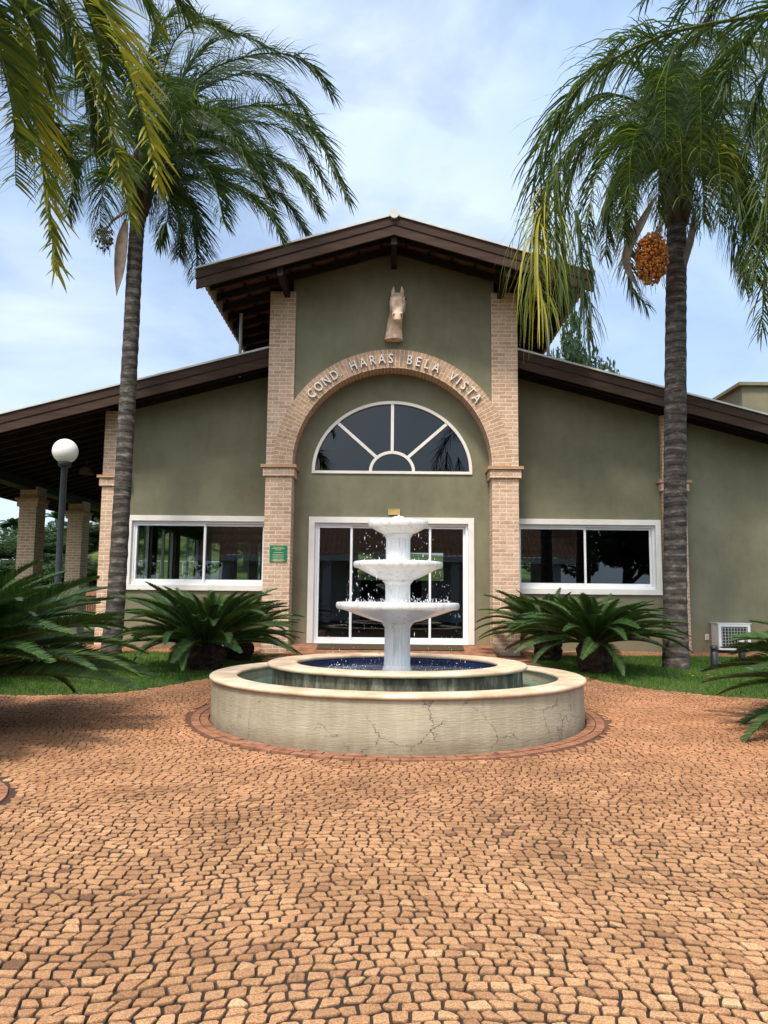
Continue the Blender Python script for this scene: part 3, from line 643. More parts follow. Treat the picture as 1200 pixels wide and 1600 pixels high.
# tympanum wall over the arch
arc = [(2.10*math.cos(a), AC+2.10*math.sin(a)) for a in [PI*k/60 for k in range(61)]]
arc = [p for p in arc if abs(p[0]) < AI+.05]; arc = [(AI+.05, arc[0][1])]+arc+[(-AI-.05, arc[-1][1])]
HP(MB().slab(arc+[(-AI-.05, 7.3), (0, 7.62), (AI+.05, 7.3)], PF+.035, DW-.002), 'gable_wall', M['stucco'])
# tower side and back walls, hidden part of the tower
for sx in (-1, 1):
    HP(MB().slab(rect(min(sx*2.05, sx*2.25), max(sx*2.05, sx*2.25), .2, 7.1), DW+.2, 22), 'tower_wall', M['stucco'])
HP(MB().slab([(-2.25, .2), (2.25, .2), (2.25, 7.1), (0, 7.7), (-2.25, 7.1)], 22, 22.2, [rect(-.95, -.2, 1.7, 2.5), rect(.5, 1.5, 1.7, 2.5)]), 'rear_wall', M['stucco'])
# arch ring with its own uv
def arch():
    n = 96; b = MB(); V = []; F = []; y0, y1 = PF-.004, DW
    for i in range(n+1):
        a = PI*i/n
        for (r, y) in ((AI, y0), (AO, y0), (AO, y1), (AI, y1)): V.append((r*math.cos(a), y, AC+r*math.sin(a)))
    for i in range(n):
        for k in range(4): F.append((i*4+k, i*4+(k+1) % 4, i*4+4+(k+1) % 4, i*4+4+k))
    b.add(V, F); o = HP(b, 'brick_arch', M['brick_arch']); me = o.data; uv = me.uv_layers.new(name='UVMap')
    for fi, p in enumerate(me.polygons):
        i, k = divmod(fi, 4); L0 = i*PI*AI/n*1.08; L1 = (i+1)*PI*AI/n*1.08
        e = {0: (0, .35), 1: (0, .4), 2: (.35, 0), 3: (.4, 0)}[k]
        c = [(e[0], L0), (e[1], L0), (e[1], L1), (e[0], L1)]
        for li, q in zip(p.loop_indices, c): uv.data[li].uv = (q[0]+.11, q[1])
    bm = bmesh.new(); bm.from_mesh(me); bmesh.ops.recalc_face_normals(bm, faces=bm.faces); bm.to_mesh(me); bm.free()
    return o
arch()
# brick pillars with two-step capitals
def pillar(x0, x1, y0, y1, z0, zcap, ztop, both=True):
    o = HP(MB().box(x0, x1, y0, y1, z0, ztop), 'brick_pillar', M['brick'], uv=True)
    e = .085; HP(MB().box(x0-e, x1+e, y0-e, y1+.02, zcap, zcap+.055), 'capital_top', M['brick_cap'], o, uv=True, bevel=.006)
    e = .045; c = HP(MB().box(x0-e, x1+e, y0-e, y1+.02, zcap-.155, zcap-.002), 'capital', M['brick'], o, uv=True, bevel=.004)
    return o
pillar(-2.30, -1.82, PF, DW+.6, .1, 3.53, 6.87); pillar(1.82, 2.30, PF, DW+.6, .1, 3.53, 6.87)
pillar(-5.62, -5.17, WW-.10, WW+.35, .1, 3.45, 4.78); pillar(5.22, 5.67, WW-.10, WW+.35, .1, 3.45, 4.78)
for y in (15.4, 18.4, 21.2, 24.0): pillar(-9.02, -8.60, y, y+.5, .1, 3.46, 3.8)
# wing walls
wh = [(-1, -5.13, -2.35, -5.165), (1, 2.35, 5.17, 9.0)]
HP(MB().slab([(-5.3, .15), (-2.28, .15), (-2.28, wtop(2.28)-.2), (-5.3, wtop(5.3)-.2)], WW, WW+.2, [rect(-5.08, -2.36, 1.35, 2.69)]), 'wing_wall', M['stucco'])
HP(MB().slab([(2.28, .15), (9.4, .15), (9.4, wtop(9.4)-.2), (2.28, wtop(2.28)-.2)], WW, WW+.2, [rect(2.36, 5.13, 1.35, 2.69)]), 'wing_wall', M['stucco'])
# frames and panes
def frame(b, x0, x1, z0, z1, w, y0, y1, wb=None):
    wb = w if wb is None else wb
    b.box(x0, x1, y0, y1, z1-w, z1); b.box(x0, x1, y0, y1, z0, z0+wb); b.box(x0, x0+w, y0, y1, z0+wb, z1-w); b.box(x1-w, x1, y0, y1, z0+wb, z1-w); return b
def sliding(name, x0, x1, z0, z1, y, cuts, casing=.105, door=False, g='glass'):
    root = HP(frame(MB(), x0-.05, x1+.05, z0-(.0 if door else .05), z1+.05, casing, y-.045, y+.10, .004 if door else casing), name, M['cream'], bevel=.004)
    a = casing-.05; X0, X1, Z0, Z1 = x0+a, x1-a, z0+(.004 if door else a), z1-a
    f = HP(frame(MB(), X0, X1, Z0, Z1, .045, y+.02, y+.11), 'frame', M['alu'], root, bevel=.003)
    c = [X0+.045]+cuts+[X1-.045]
    for i in range(len(c)-1):
        l, r = c[i], c[i+1]; yy = y+.035 if i % 2 == 0 else y+.07
        l2, r2 = l-(.02 if i else 0), r+(.02 if i < len(c)-2 else 0)
        s = HP(frame(MB(), l2, r2, Z0+.046, Z1-.046, .042, yy, yy+.03, .06), 'sash', M['alu'], root, bevel=.003)
        HP(MB().box(l2+.04, r2-.04, yy+.012, yy+.017, Z0+.10, Z1-.086), 'pane', M[g], s)
    return root
sliding('window', -5.08, -2.36, 1.35, 2.69, WW, [-3.62])
sliding('window', 2.36, 5.13, 1.35, 2.69, WW, [3.74])
dr = sliding('sliding_door', -1.48, 1.48, .36, 2.63, DW, [-.74, 0, .72], .11, True)
HP(MB().box(-.05, -.03, DW-.02, DW+.03, 1.2, 1.5), 'door_handle', M['alu'], dr)
# fanlight
def ell(rx, rz, n=48, a0=0, a1=PI): return [(rx*math.cos(a0+(a1-a0)*k/n), 3.55+rz*math.sin(a0+(a1-a0)*k/n)) for k in range(n+1)]
def band(rx, rz, w, y0, y1, b):
    o = ell(rx, rz); i = ell(rx-w, rz-w)[::-1]; return b.slab(o+i, y0, y1)
b = MB(); band(1.50, 1.34, .055, DW-.03, DW+.08, b); b.box(-1.50, 1.50, DW-.028, DW+.08, 3.50, 3.549)
fl_ = HP(b, 'fanlight', M['cream'])
b = MB(); band(.43, .385, .055, DW-.018, DW+.07, b)
for a in (PI/4, PI/2, 3*PI/4):
    a2 = a if abs(a-PI/2) < .01 else (PI/2+(a-PI/2)*1.0)
    p0 = Vector((.40*math.cos(a2), .36*math.sin(a2))); p1 = Vector((1.46*math.cos(a2), 1.30*math.sin(a2))); d = (p1-p0).normalized(); nn = Vector((-d.y, d.x))*.028
    b.slab([(p0.x-nn.x, 3.55+p0.y-nn.y), (p1.x-nn.x, 3.55+p1.y-nn.y), (p1.x+nn.x, 3.55+p1.y+nn.y), (p0.x+nn.x, 3.55+p0.y+nn.y)], DW-.02, DW+.07)
HP(b, 'glazing_bars', M['cream'], fl_)
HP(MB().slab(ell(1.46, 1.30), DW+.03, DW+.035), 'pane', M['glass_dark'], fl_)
# curtain-dark rooms behind the glass
b = MB(); b.box(-5.3, 9.2, WW+.25, 21.9, .24, .28); HP(b, 'interior_floor', M['floor_in'])
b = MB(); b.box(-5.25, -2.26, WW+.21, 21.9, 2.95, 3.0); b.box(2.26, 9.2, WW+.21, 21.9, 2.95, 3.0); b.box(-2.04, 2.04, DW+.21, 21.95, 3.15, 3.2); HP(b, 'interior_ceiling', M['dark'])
HP(MB().slab(rect(-5.5, -2.26, .2, 4.9), 21.9, 22.1, [rect(-5.2, -4.05, .75, 2.75), rect(-3.85, -2.6, .75, 2.75)]), 'rear_wall', M['stucco'])
HP(MB().slab(rect(2.26, 9.2, .2, 4.0), 21.9, 22.1, [rect(3.3, 4.3, 1.5, 2.3)]), 'rear_wall', M['stucco'])
HP(MB().box(9.2, 9.4, WW+.2, 22.1, .15, 4.0), 'side_wall', M['stucco'])
b = MB()   # left side wall with the row of tall openings looking out on the veranda
def sidewall(x0, x1, y0, y1, z0, z1, holes):
    s = MB().slab(rect(y0, y1, z0, z1), x0, x1, [rect(*h) for h in holes]); s.V = [(v[1], v[0], v[2]) for v in s.V]; s.F = [f[::-1] for f in s.F]; return s
HP(sidewall(-5.5, -5.32, WW+.36, 21.9, .15, 4.9, [(15.6, 17.0, .7, 2.75), (17.4, 18.9, .7, 2.75), (19.3, 21.4, .7, 2.75)]), 'side_wall', M['stucco'])
for (x0, x1) in ((-5.2, -4.05), (-3.85, -2.6)):
    b = frame(MB(), x0, x1, .75, 2.75, .05, 21.95, 22.02); b.box((x0+x1)/2-.03, (x0+x1)/2+.03, 21.95, 22.02, .8, 2.7); HP(b, 'rear_window', M['alu'])
for (y0, y1) in ((15.6, 17.0), (17.4, 18.9), (19.3, 21.4)):
    b = MB()
    for (a, c) in ((y0, y0+.05), ((y0+y1)/2-.03, (y0+y1)/2+.03), (y1-.05, y1)): b.box(-5.44, -5.38, a, c, .7, 2.75)
    HP(b, 'side_window', M['alu'])
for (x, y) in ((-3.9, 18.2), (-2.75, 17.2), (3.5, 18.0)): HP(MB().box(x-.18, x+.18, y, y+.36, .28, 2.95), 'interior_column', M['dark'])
# threshold ramp of setts and door mats
b = MB(); b.slab([(13.22, gz(13.2)-.05), (14.25, .1), (14.25, .352), (14.02, .35), (13.22, gz(13.2)+.006)], -1.815, 1.815)
b.V = [(v[1], v[0], v[2]) for v in b.V]; b.F = [f[::-1] for f in b.F]; st = b.build('entrance_ramp', M['redpaver']); tag(st, kind='structure')
b = MB(); b.box(-2.4, 2.4, 13.0, 13.215, .1, gz(13.1)+.004); tag(b.build('paver_strip', M['redpaver']), kind='structure')
mt = MB().box(-1.3, 1.3, 13.62, 13.96, 0, .014); mt.V = [(x, y, z+.3575-(14.02-y)*.172) for x, y, z in mt.V]
M['mat'] = basic('brown_door_mat', (.055, .042, .028), (.09, .07, .048), 1, 40, .6, 120, .05)
tag(mt.build('door_mat', M['mat'], bevel=.01), 'long brown door mat lying before the sliding glass door', 'door mat')

# roofs
def roof(name, top, xa, xb, y0, y1, mir=False, raf=.5, batt=.42, dep=.14):
    """one slope from xa (high) to xb (low), tiled sheet on battens and rafters"""
    sgn = 1 if xb > xa else -1
    V = []; F = []; ny = int((y1-y0)/.035); nx = 22
    for lay in (0, 1):
        for i in range(nx+1):
            x = xa+(xb-xa)*i/nx
            for j in range(ny+1):
                y = y0+.07+(y1-y0-.07)*j/ny; V.append((x, y, top(x)-.085+.028*abs(math.sin(PI*y/.21))-.018*lay-.016*((i*1.0) % 1)-(.012 if i % 2 else 0)))
    o_ = (nx+1)*(ny+1)
    for i in range(nx):
        for j in range(ny):
            q = (i*(ny+1)+j, (i+1)*(ny+1)+j, (i+1)*(ny+1)+j+1, i*(ny+1)+j+1)
            q1 = tuple(v+o_ for v in q)
            if sgn > 0: F.append(q); F.append(q1[::-1])
            else: F.append(q[::-1]); F.append(q1)
    b = MB(); b.add(V, F); root = HP(b, name, M['tile'])
    b = MB(); y = y0+.35
    while y < y1-.1:
        b.slab([(xa, top(xa)-.15), (xb-sgn*.17, top(xb-sgn*.17)-.15), (xb-sgn*.17, top(xb-sgn*.17)-.15-dep), (xa, top(xa)-.15-dep)], y, y+.06); y += raf
    HP(b, 'rafters', M['rafter'], root)
    b = MB(); x = xa+sgn*.2
    while abs(x) < abs(xb)-.1:
        b.box(min(x, x+sgn*.05), max(x, x+sgn*.05), y0+.08, y1, top(x)-.149, top(x)-.118); x += sgn*batt
    HP(b, 'battens', M['rafter'], root)
    # fascia: upper and lower board, pale drip edge
    def strip(y0_, y1_, a, c, nm, mt_): HP(MB().slab([(xa, top(xa)-a), (xb, top(xb)-a), (xb, top(xb)-c), (xa, top(xa)-c)], y0_, y1_), nm, M[mt_], root)
    strip(y0, y0+.05, .012, .175, 'upper_fascia', 'wood'); strip(y0+.018, y0+.06, .177, .35, 'lower_fascia', 'wood_lo')
    b = MB().slab([(xa, top(xa)+.022), (xb+sgn*.03, top(xb+sgn*.03)+.022), (xb+sgn*.03, top(xb)-.014), (xa, top(xa)-.014)], y0-.03, y0+.10)
    HP(b, 'drip_edge', M['trim'], root)
    xe = xb-sgn*.16
    HP(MB().box(min(xe, xe+sgn*.03), max(xe, xe+sgn*.03), y0+.062, y1, top(xb)-.275, top(xb)-.06), 'eave_board', M['wood'], root)
    return root
rl = roof('tower_roof', gtop, 0.0, -3.42, 12.72, 22.4); rr = roof('tower_roof', gtop, 0.0, 3.44, 12.72, 22.4)
for o in (rl, rr):
    for c in o.children:
        if c.name.startswith('eave_board'): c.data.materials[0] = M['eave_light']
wl_ = roof('wing_roof', wtop, -2.31, -9.9, 14.0, 26.0, raf=.42); wr_ = roof('wing_roof', wtop, 2.31, 10.2, 14.0, 22.4, raf=.42)
HP(MB().tube([(0, 12.66, 7.83), (0, 22.5, 7.83)], .085, 12), 'ridge_cap', M['trim'], rl)
# beams under the tower roof
for x in (-1.98, 0, 1.98): HP(MB().box(x-.05, x+.05, 12.80, 13.84, gtop(x)-.50, gtop(x)-.295-(.03 if x else 0)), 'beam', M['rafter'], rl)
HP(MB().box(-9.0, -8.65, 14.1, 26, 3.72, 4.22), 'veranda_beam', M['rafter'], wl_)
HP(MB().box(-9.4, -5.0, 25.7, 26, 3.5, 4.0), 'veranda_beam', M['rafter'], wl_)
for x in (-2.96, 2.99):
    HP(MB().tube([(x, 14.4, 5.4), (x, 14.4, gtop(x)-.3)], .032, 10), 'vent_pipe', M['pipe'], wl_ if x < 0 else wr_)
# white gutter elbow at the rear of the veranda
HP(MB().tube([tuple(at(148, 809, 23.5)), tuple(at(153, 813, 23.5)), tuple(at(160, 820, 23.5)), tuple(at(160, 850, 23.5))], .05, 8), 'gutter_pipe', M['pipe'], wl_)
HP(MB().box(8.35, 12, 18, 20.5, 3.2, 6.32).box(8.25, 12.1, 17.9, 20.6, 6.322, 6.40), 'parapet_block', M['stucco'])

# ------------------------------------------------------------------ lettering on the arch
lt = thing('sign_lettering', 'white raised capital letters COND. HARAS BELA VISTA curving over the brick arch', 'sign', (0, PF, AC))
def letter(ch, h, depth=.018):
    c = bpy.data.curves.new('letter', 'FONT'); c.body = ch; c.size = h*.95/.72; c.extrude = depth; c.offset = .001; c.align_x = 'CENTER'; c.resolution_u = 3
    o = bpy.data.objects.new('tmp', c); COL.objects.link(o); dg = bpy.context.evaluated_depsgraph_get(); dg.update()
    me = bpy.data.meshes.new_from_object(o.evaluated_get(dg)); bpy.data.objects.remove(o); bpy.data.curves.remove(c); return me
LET = [('C', -48.3), ('O', -43.0), ('N', -37.9), ('D', -32.6), ('.', -29.2), ('H', -21.3), ('A', -15.8), ('R', -10.6), ('A', -5.6), ('S', -.8), ('B', 9.2), ('E', 14.0), ('L', 18.8), ('A', 24.2), ('V', 34.2), ('I', 38.0), ('S', 41.9), ('T', 46.5), ('A', 51.4)]
for ch, dg_ in LET:
    me = letter(ch, .19); me.name = 'letter'; o = link('letter', me, M['white'], lt)
    a = R(dg_-.4); r = 1.90
    o.matrix_local = Matrix.Translation((r*math.sin(a), -.035, r*math.cos(a))) @ Matrix.Rotation(a, 4, 'Y') @ Matrix.Rotation(PI/2, 4, 'X') @ Matrix.Diagonal((.78, 1, 1, 1))

# ------------------------------------------------------------------ horse head
def horse():
    rings = []   # (x,y,z) centre, half width, half depth, tilt
    def ringset(b, specs, n=20):
        V = []; F = []
        for (c, hw, hd, fwd) in specs:
            c = Vector(c); t = Vector(fwd).normalized(); sx = Vector((1, 0, 0)); sx = (sx-t*sx.dot(t)).normalized(); sy = t.cross(sx)
            for j in range(n): a = 2*PI*j/n; V.append(c+sx*(hw*math.cos(a))+sy*(hd*math.sin(a)))
        m = len(specs)
        for i in range(m-1):
            for j in range(n): F.append((i*n+j, i*n+(j+1) % n, (i+1)*n+(j+1) % n, (i+1)*n+j))
        F.append(tuple(range(n-1, -1, -1))); F.append(tuple((m-1)*n+j for j in range(n))); b.add(V, F)
    b = MB()
    ringset(b, [((-.02, -.10, -.01), .175, .13, (0, 0, 1)), ((-.02, -.10, .03), .168, .13, (0, 0, 1)), ((-.015, -.10, .15), .150, .13, (0, -.05, 1)), ((-.005, -.11, .32), .138, .135, (0, -.15, 1)), ((.02, -.14, .50), .125, .135, (0, -.3, 1)), ((.04, -.20, .64), .112, .13, (0, -.6, 1)), ((.045, -.25, .72), .09, .10, (0, -.8, 1))])
    ringset(b, [((.045, -.17, .83), .07, .05, (0, -.45, -1)), ((.045, -.21, .79), .128, .10, (0, -.45, -1)), ((.045, -.25, .72), .152, .135, (0, -.45, -1)), ((.045, -.285, .64), .156, .145, (0, -.45, -1)), ((.045, -.325, .555), .140, .13, (0, -.45, -1)), ((.043, -.36, .47), .118, .105, (0, -.45, -1)), ((.042, -.39, .385), .100, .088, (0, -.45, -1)), ((.042, -.41, .315), .098, .088, (0, -.4, -1)), ((.042, -.425, .265), .088, .080, (0, -.3, -1)), ((.042, -.43, .235), .055, .055, (0, -.2, -1))])
    # brow ridges, cheeks, nostril rims, lips
    def blob(x, y, z, a, c, d): 
        V = []; F = []; n = 10; m = 7
        for i in range(m):
            p = PI*i/(m-1)
            for j in range(n): q = 2*PI*j/n; V.append((x+a*math.sin(p)*math.cos(q), y+c*math.sin(p)*math.sin(q), z+d*math.cos(p)))
        for i in range(m-1):
            for j in range(n): F.append((i*n+j, (i+1)*n+j, (i+1)*n+(j+1) % n, i*n+(j+1) % n))
        b.add(V, F)
    for s in (-1, 1):
        blob(.045+s*.125, -.36, .665, .032, .038, .042); blob(.045+s*.10, -.27, .54, .050, .08, .10); blob(.043+s*.062, -.475, .345, .034, .034, .044)
    blob(.042, -.465, .262, .065, .04, .035)
    o = mesh('horse_head_sculpture', b.V, b.F, M['horse'])
    rm = o.modifiers.new('rm', 'REMESH'); rm.mode = 'VOXEL'; rm.voxel_size = .0085
    sm = o.modifiers.new('sm', 'SMOOTH'); sm.iterations = 3
    dg = bpy.context.evaluated_depsgraph_get(); dg.update(); me = bpy.data.meshes.new_from_object(o.evaluated_get(dg)); o.modifiers.clear(); o.data = me
    me.polygons.foreach_set('use_smooth', [True]*len(me.polygons))
    return o
hh = horse(); hh.location = (.03, PF+.04, 5.93); hh.scale = (1, 1, 1.0)
tag(hh, 'weathered terracotta horse head mounted on the gable wall above the arch', 'sculpture')
for s in (-1, 1):
    b = MB(); P = [Vector((.045+s*.066, -.20, .765)), Vector((.045+s*.082, -.215, .83)), Vector((.045+s*.083, -.22, .90)), Vector((.045+s*.074, -.22, .985))]
    V = []; F = []; n = 10
    for p, w in zip(P, (.026, .036, .030, .003)):
        for j in range(n): a = 2*PI*j/n; V.append((p.x+w*math.cos(a), p.y+w*.55*math.sin(a)+(.016 if math.sin(a) < -.3 and w > .02 else 0), p.z))
    for i in range(3):
        for j in range(n): F.append((i*n+j, i*n+(j+1) % n, (i+1)*n+(j+1) % n, (i+1)*n+j))
    b.add(V, F); b.build('ear', M['horse'], hh, smooth=True)
    b = MB(); b.tube([(.045+s*.138, -.398, .672), (.045+s*.150, -.385, .668)], .017, 10); b.build('eye', M['rafter'], hh)
    b = MB(); b.tube([(.043+s*.068, -.513, .340), (.043+s*.064, -.490, .345)], .013, 10); b.build('nostril', M['rafter'], hh)

# ------------------------------------------------------------------ plates, box, outlet
gp = tag(MB().box(-2.185, -1.875, PF-.018, PF-.001, 1.815, 2.115).build('green_plaque', M['green_plate'], bevel=.003, loc=(-2.03, PF, 1.965)), 'small square green notice with pale lines on the left brick pillar', 'plaque')
b = MB()
for (z, w) in ((.115, .09), (.092, .12), (.068, .06), (.02, .09), (-.022, .10), (-.060, .10), (-.098, .09), (-.118, .115), (-.134, .08)): b.box(-w, w, -.021, -.0185, z-.0045, z+.0045)
b.build('print_lines', M['marble'], gp)
gs = tag(MB().box(-.06, .15, DW-.03, DW-.001, 2.735, 2.835).build('gold_sign', M['gold'], bevel=.004, loc=(.045, DW, 2.785)), 'tiny gold plate above the sliding glass door', 'sign')
b = frame(MB(), -.108, .108, -.053, .053, .008, -.036, -.0305); b.build('rim', M['marble'], gs)
ac = thing('grille_cabinet', 'white framed metal box with a square grille fixed low on the right wall', 'wall box', (6.4, WW, .28))
b = MB(); b.box(-.31, .28, -.30, -.001, .02, .50); b.build('case', M['cream'], ac, bevel=.006)
b = frame(MB(), -.31, .28, .02, .50, .05, -.335, -.302); b.box(-.33, .30, -.345, -.001, .502, .515); b.build('frame', M['alu'], ac, bevel=.003)
b = MB(); b.box(-.255, .225, -.306, -.3015, .075, .445); b.build('backing', M['black'], ac)
b = MB()
for k in range(9): x = -.245+k*.056; b.box(x, x+.012, -.328, -.318, .07, .45)
for k in range(7): z = .08+k*.056; b.box(-.26, .23, -.317, -.309, z, z+.012)
b.build('grille', M['pipe'], ac)
oc = tag(MB().box(-.035, .035, -.03, -.001, -.055, .055).build('socket_box', M['cream'], bevel=.006), 'small cream socket box on the wall left of the grille cabinet', 'socket'); oc.location = (6.0, WW, .52)
MB().box(-.018, .018, -.034, -.0305, -.03, .03).build('socket_face', M['marble'], oc)

# ------------------------------------------------------------------ street lamp, pendant, bollards
p = at(102, 705, 12.5); sl_ = thing('globe_lamp', 'black post lamp with a round opal globe left of the clubhouse', 'street lamp', (p.x, 12.5, gz(12.5)))
zg = p.z-gz(12.5)
b = MB(); b.lathe([(.13, 0), (.13, .05), (.075, .07), (.06, .12), (.055, .9), (.05, .92), (.05, zg-.26), (.055, zg-.25)], 0, 0, 16); b.build('post', M['black'], sl_, smooth=True)
b = MB(); b.lathe([(.05, zg-.27), (.095, zg-.255), (.105, zg-.20), (.09, zg-.17)], 0, 0, 20); b.build('collar', M['black'], sl_, smooth=True)
b = MB(); b.lathe([(.205*math.sin(PI*k/20)+.0005, zg-.205*math.cos(PI*k/20)) for k in range(21)], 0, 0, 32); b.build('globe', M['globe'], sl_, smooth=True)
p = at(135, 737, 17.5); pe = thing('pendant_lamp', 'bell shaped pendant lamp hanging under the veranda roof', 'lamp', (p.x, 17.5, p.z))
b = MB(); b.lathe([(.16, -.06), (.155, .0), (.13, .07), (.08, .12), (.03, .14), (.012, .15), (.01, wtop(p.x)-p.z-.3)], 0, 0, 20); b.build('shade', M['spathe'], pe, smooth=True)
def bollard(x, y, h, cap, lab):
    o = thing('bollard_light', lab, 'garden light', (x, y, gz(y)), 'short black bollard lights in the lawns')
    b = MB(); b.lathe([(.058, 0), (.058, h*.72), (.050, h*.74)], 0, 0, 20); b.build('post', M['black'], o, smooth=True)
    b = MB(); b.lathe([(.045, h*.74), (.045, h*.86)], 0, 0, 20); b.build('lens', M['globe'] if cap else M['black'], o, smooth=True)
    b = MB(); b.lathe([(.058, h*.86), (.058, h*.97), (.045, h), (.001, h)], 0, 0, 20); b.build('cap', M['pipe'] if cap else M['black'], o, smooth=True)
bollard(4.93, 11.9, .36, False, 'black bollard light in the right lawn beside the right palm trunk')
bollard(5.98, 13.3, .42, True, 'grey capped bollard light standing in front of the grille cabinet')
bollard(-4.95, 12.3, .38, False, 'black bollard light left of the left palm trunk')

# ------------------------------------------------------------------ railing and brick planter behind the veranda
rg = thing('iron_railing', 'low black iron railing between the veranda pillars', 'railing', (-8.8, 21, gz(21)))
b = MB(); b.box(-.02, .02, -5, 5, .88, .92); b.box(-.02, .02, -5, 5, .12, .15); b.build('rails', M['black'], rg)
b = MB()
for k in range(80): y = -5+k*.125; b.box(-.009, .009, y, y+.018, .15, .88)
b.build('bars', M['black'], rg)
tag(MB().box(-20, -7.6, 30, 30.4, .2, 1.42).build('orange_wall', M['redpaver']), 'low orange clay wall seen between the veranda pillars', 'wall')

# ------------------------------------------------------------------ palms
def catmull(P, n):
    P = [Vector(p) for p in P]; P = [P[0]*2-P[1]]+P+[P[-1]*2-P[-2]]; out = []; m = len(P)-3
    for k in range(n):
        t = k/(n-1)*m; i = min(int(t), m-1); t -= i; a, b, c, d = P[i:i+4]
        out.append(.5*((2*b)+(c-a)*t+(2*a-5*b+4*c-d)*t*t+(3*b-a-3*c+d)*t*t*t))
    return out
def frond(pts, root, n=70, ln=.62, w=.016, droop=1.0, tone=.35, tvar=.15, start=.14, tipt=0, wind=(0, 0, 0), spread=1.0, fk=1.0, rad=.022, plum=.35, miss=0, seg=4, seed=None):
    rnd = random.Random(seed if seed is not None else random.random())
    C = catmull(pts, 60); V = []; F = []; T = []
    cum = [0]
    for a, b in zip(C, C[1:]): cum.append(cum[-1]+(b-a).length)
    Lt = cum[-1]
    def pt(t):
        s = t*Lt
        for i in range(len(C)-1):
            if cum[i+1] >= s: q = (s-cum[i])/(cum[i+1]-cum[i]+1e-9); return C[i].lerp(C[i+1], q), (C[i+1]-C[i]).normalized()
        return C[-1], (C[-1]-C[-2]).normalized()
    wd = Vector(wind); g = Vector((0, 0, -1))
    for k in range(n):
        t = start+(1-start)*(k+.5)/n; p, tan = pt(t)
        side = tan.cross(Vector((0, 0, 1)))
        if side.length < .15: side = tan.cross(Vector((.3, -.9, .3)))
        side.normalize(); up = side.cross(tan).normalized()
        prof = (.55+.45*min(1, (t-start)/.15))*(1-.62*max(0, (t-.55)/.45)**1.6)
        for s in (-1, 1):
            if rnd.random() < miss: continue
            l = ln*prof*rnd.uniform(.82, 1.1); el = rnd.gauss(0, plum)
            fw = .55+.55*t+rnd.gauss(0, .1)
            d = (side*s*spread*math.cos(el)+up*math.sin(el)*1.0+up*.15+tan*fw*fk).normalized()
            q = Vector(p); a = d; wid = w*rnd.uniform(.8, 1.15); base = len(V); dr = droop*rnd.uniform(.7, 1.3)
            tn = min(1, max(0, rnd.gauss(tone, tvar)+tipt*t)); 
            wv = a.cross(tan if abs(a.dot(tan)) < .95 else up).normalized(); ax = wv.lerp(side*0+tan, .35).normalized()
            for j in range(seg+1):
                u = j/seg; ww = wid*(1.0 if j == 0 else (1-u)**.55 if j < seg else 0.06)*(.7 if j == 0 else 1)
                wx = a.cross(ax.cross(a)).normalized() if False else (ax-a*ax.dot(a)).normalized()
                V.append(q-wx*ww); V.append(q+wx*ww); T += [tn, tn]
                if j < seg:
                    F.append((base+2*j, base+2*j+1, base+2*j+3, base+2*j+2)); q = q+a*(l/seg); a = (a+(g*dr*.42+wd*.3)*(1.0/seg)*2.2).normalized()
    b = MB(); rr = [rad*(1-.85*i/(len(C)-1)) for i in range(len(C))]; b.tube(C[::3]+[C[-1]], rr[::3]+[rr[-1]], 6)
    nv = len(V); V += [Vector(v) for v in b.V]; F2 = [tuple(i+nv for i in f) for f in b.F]; T += [.62]*len(b.V)
    l = root.location; arr = np.array([tuple(v) for v in V])-np.array(tuple(l))
    o = mesh('frond', arr, F+F2, M['palm'], root, tone=T); return o
def palm_trunk(root, P, rads, name='trunk'):
    C = catmull(P, 70); n = 20; m = len(C); V = []; F = []
    rp = [float(np.interp(i/(m-1), np.linspace(0, 1, len(rads)), rads)) for i in range(m)]
    for i, c in enumerate(C):
        for j in range(n):
            a = 2*PI*j/n; r = rp[i]*(1+.035*(1 if i % 2 else -.4)+random.uniform(-.018, .018)); V.append((c.x+r*math.cos(a), c.y+r*math.sin(a), c.z))
    for i in range(m-1):
        for j in range(n): F.append((i*n+j, i*n+(j+1) % n, (i+1)*n+(j+1) % n, (i+1)*n+j))
    b = MB(); b.add(V, F); return part(b, name, M['bark'], root, smooth=True)
def crown_shaft(root, c, h, r0, r1, n=16):
    """swollen top of fibrous leaf bases"""
    for k in range(n):
        a = 2.4*k; z = h*(k/n)*.75; rr = r0+(r1-r0)*(k/n); d = Vector((math.cos(a), math.sin(a), 0))
        b = MB(); p0 = c+d*rr*.55+Vector((0, 0, z-.12)); p1 = c+d*rr*1.0+Vector((0, 0, z+.12)); p2 = c+d*rr*(1.35)+Vector((0, 0, z+.42)); b.tube(catmull([p0, p1, p2], 6), [.05, .06, .055, .045, .035, .025], 7)
        part(b, 'leaf_base', M['boot'], root, smooth=True)
    b = MB(); rnd = random.Random(n)
    for k in range(160):   # hanging brown fibres
        a = rnd.uniform(0, 2*PI); z = rnd.uniform(-.1, h*.7); rr = r0*1.15+rnd.uniform(0, .1); d = Vector((math.cos(a), math.sin(a), 0)); p0 = c+d*rr+Vector((0, 0, z))
        b.tube([p0, p0+d*rnd.uniform(.0, .09)+Vector((0, 0, -rnd.uniform(.1, .3))), p0+d*rnd.uniform(0, .07)+Vector((0, 0, -rnd.uniform(.3, .55)))], [.008, .005, .002], 3, False)
    part(b, 'fibres', M['boot'], root)
    b = MB(); b.tube([c+Vector((0, 0, -.15)), c+Vector((0, 0, .15)), c+Vector((0, 0, .5)), c+Vector((0, 0, h+.3))], [r0*.9, r0*1.15, r0*1.0, .05], 14); part(b, 'crownshaft', M['boot'], root, smooth=True)

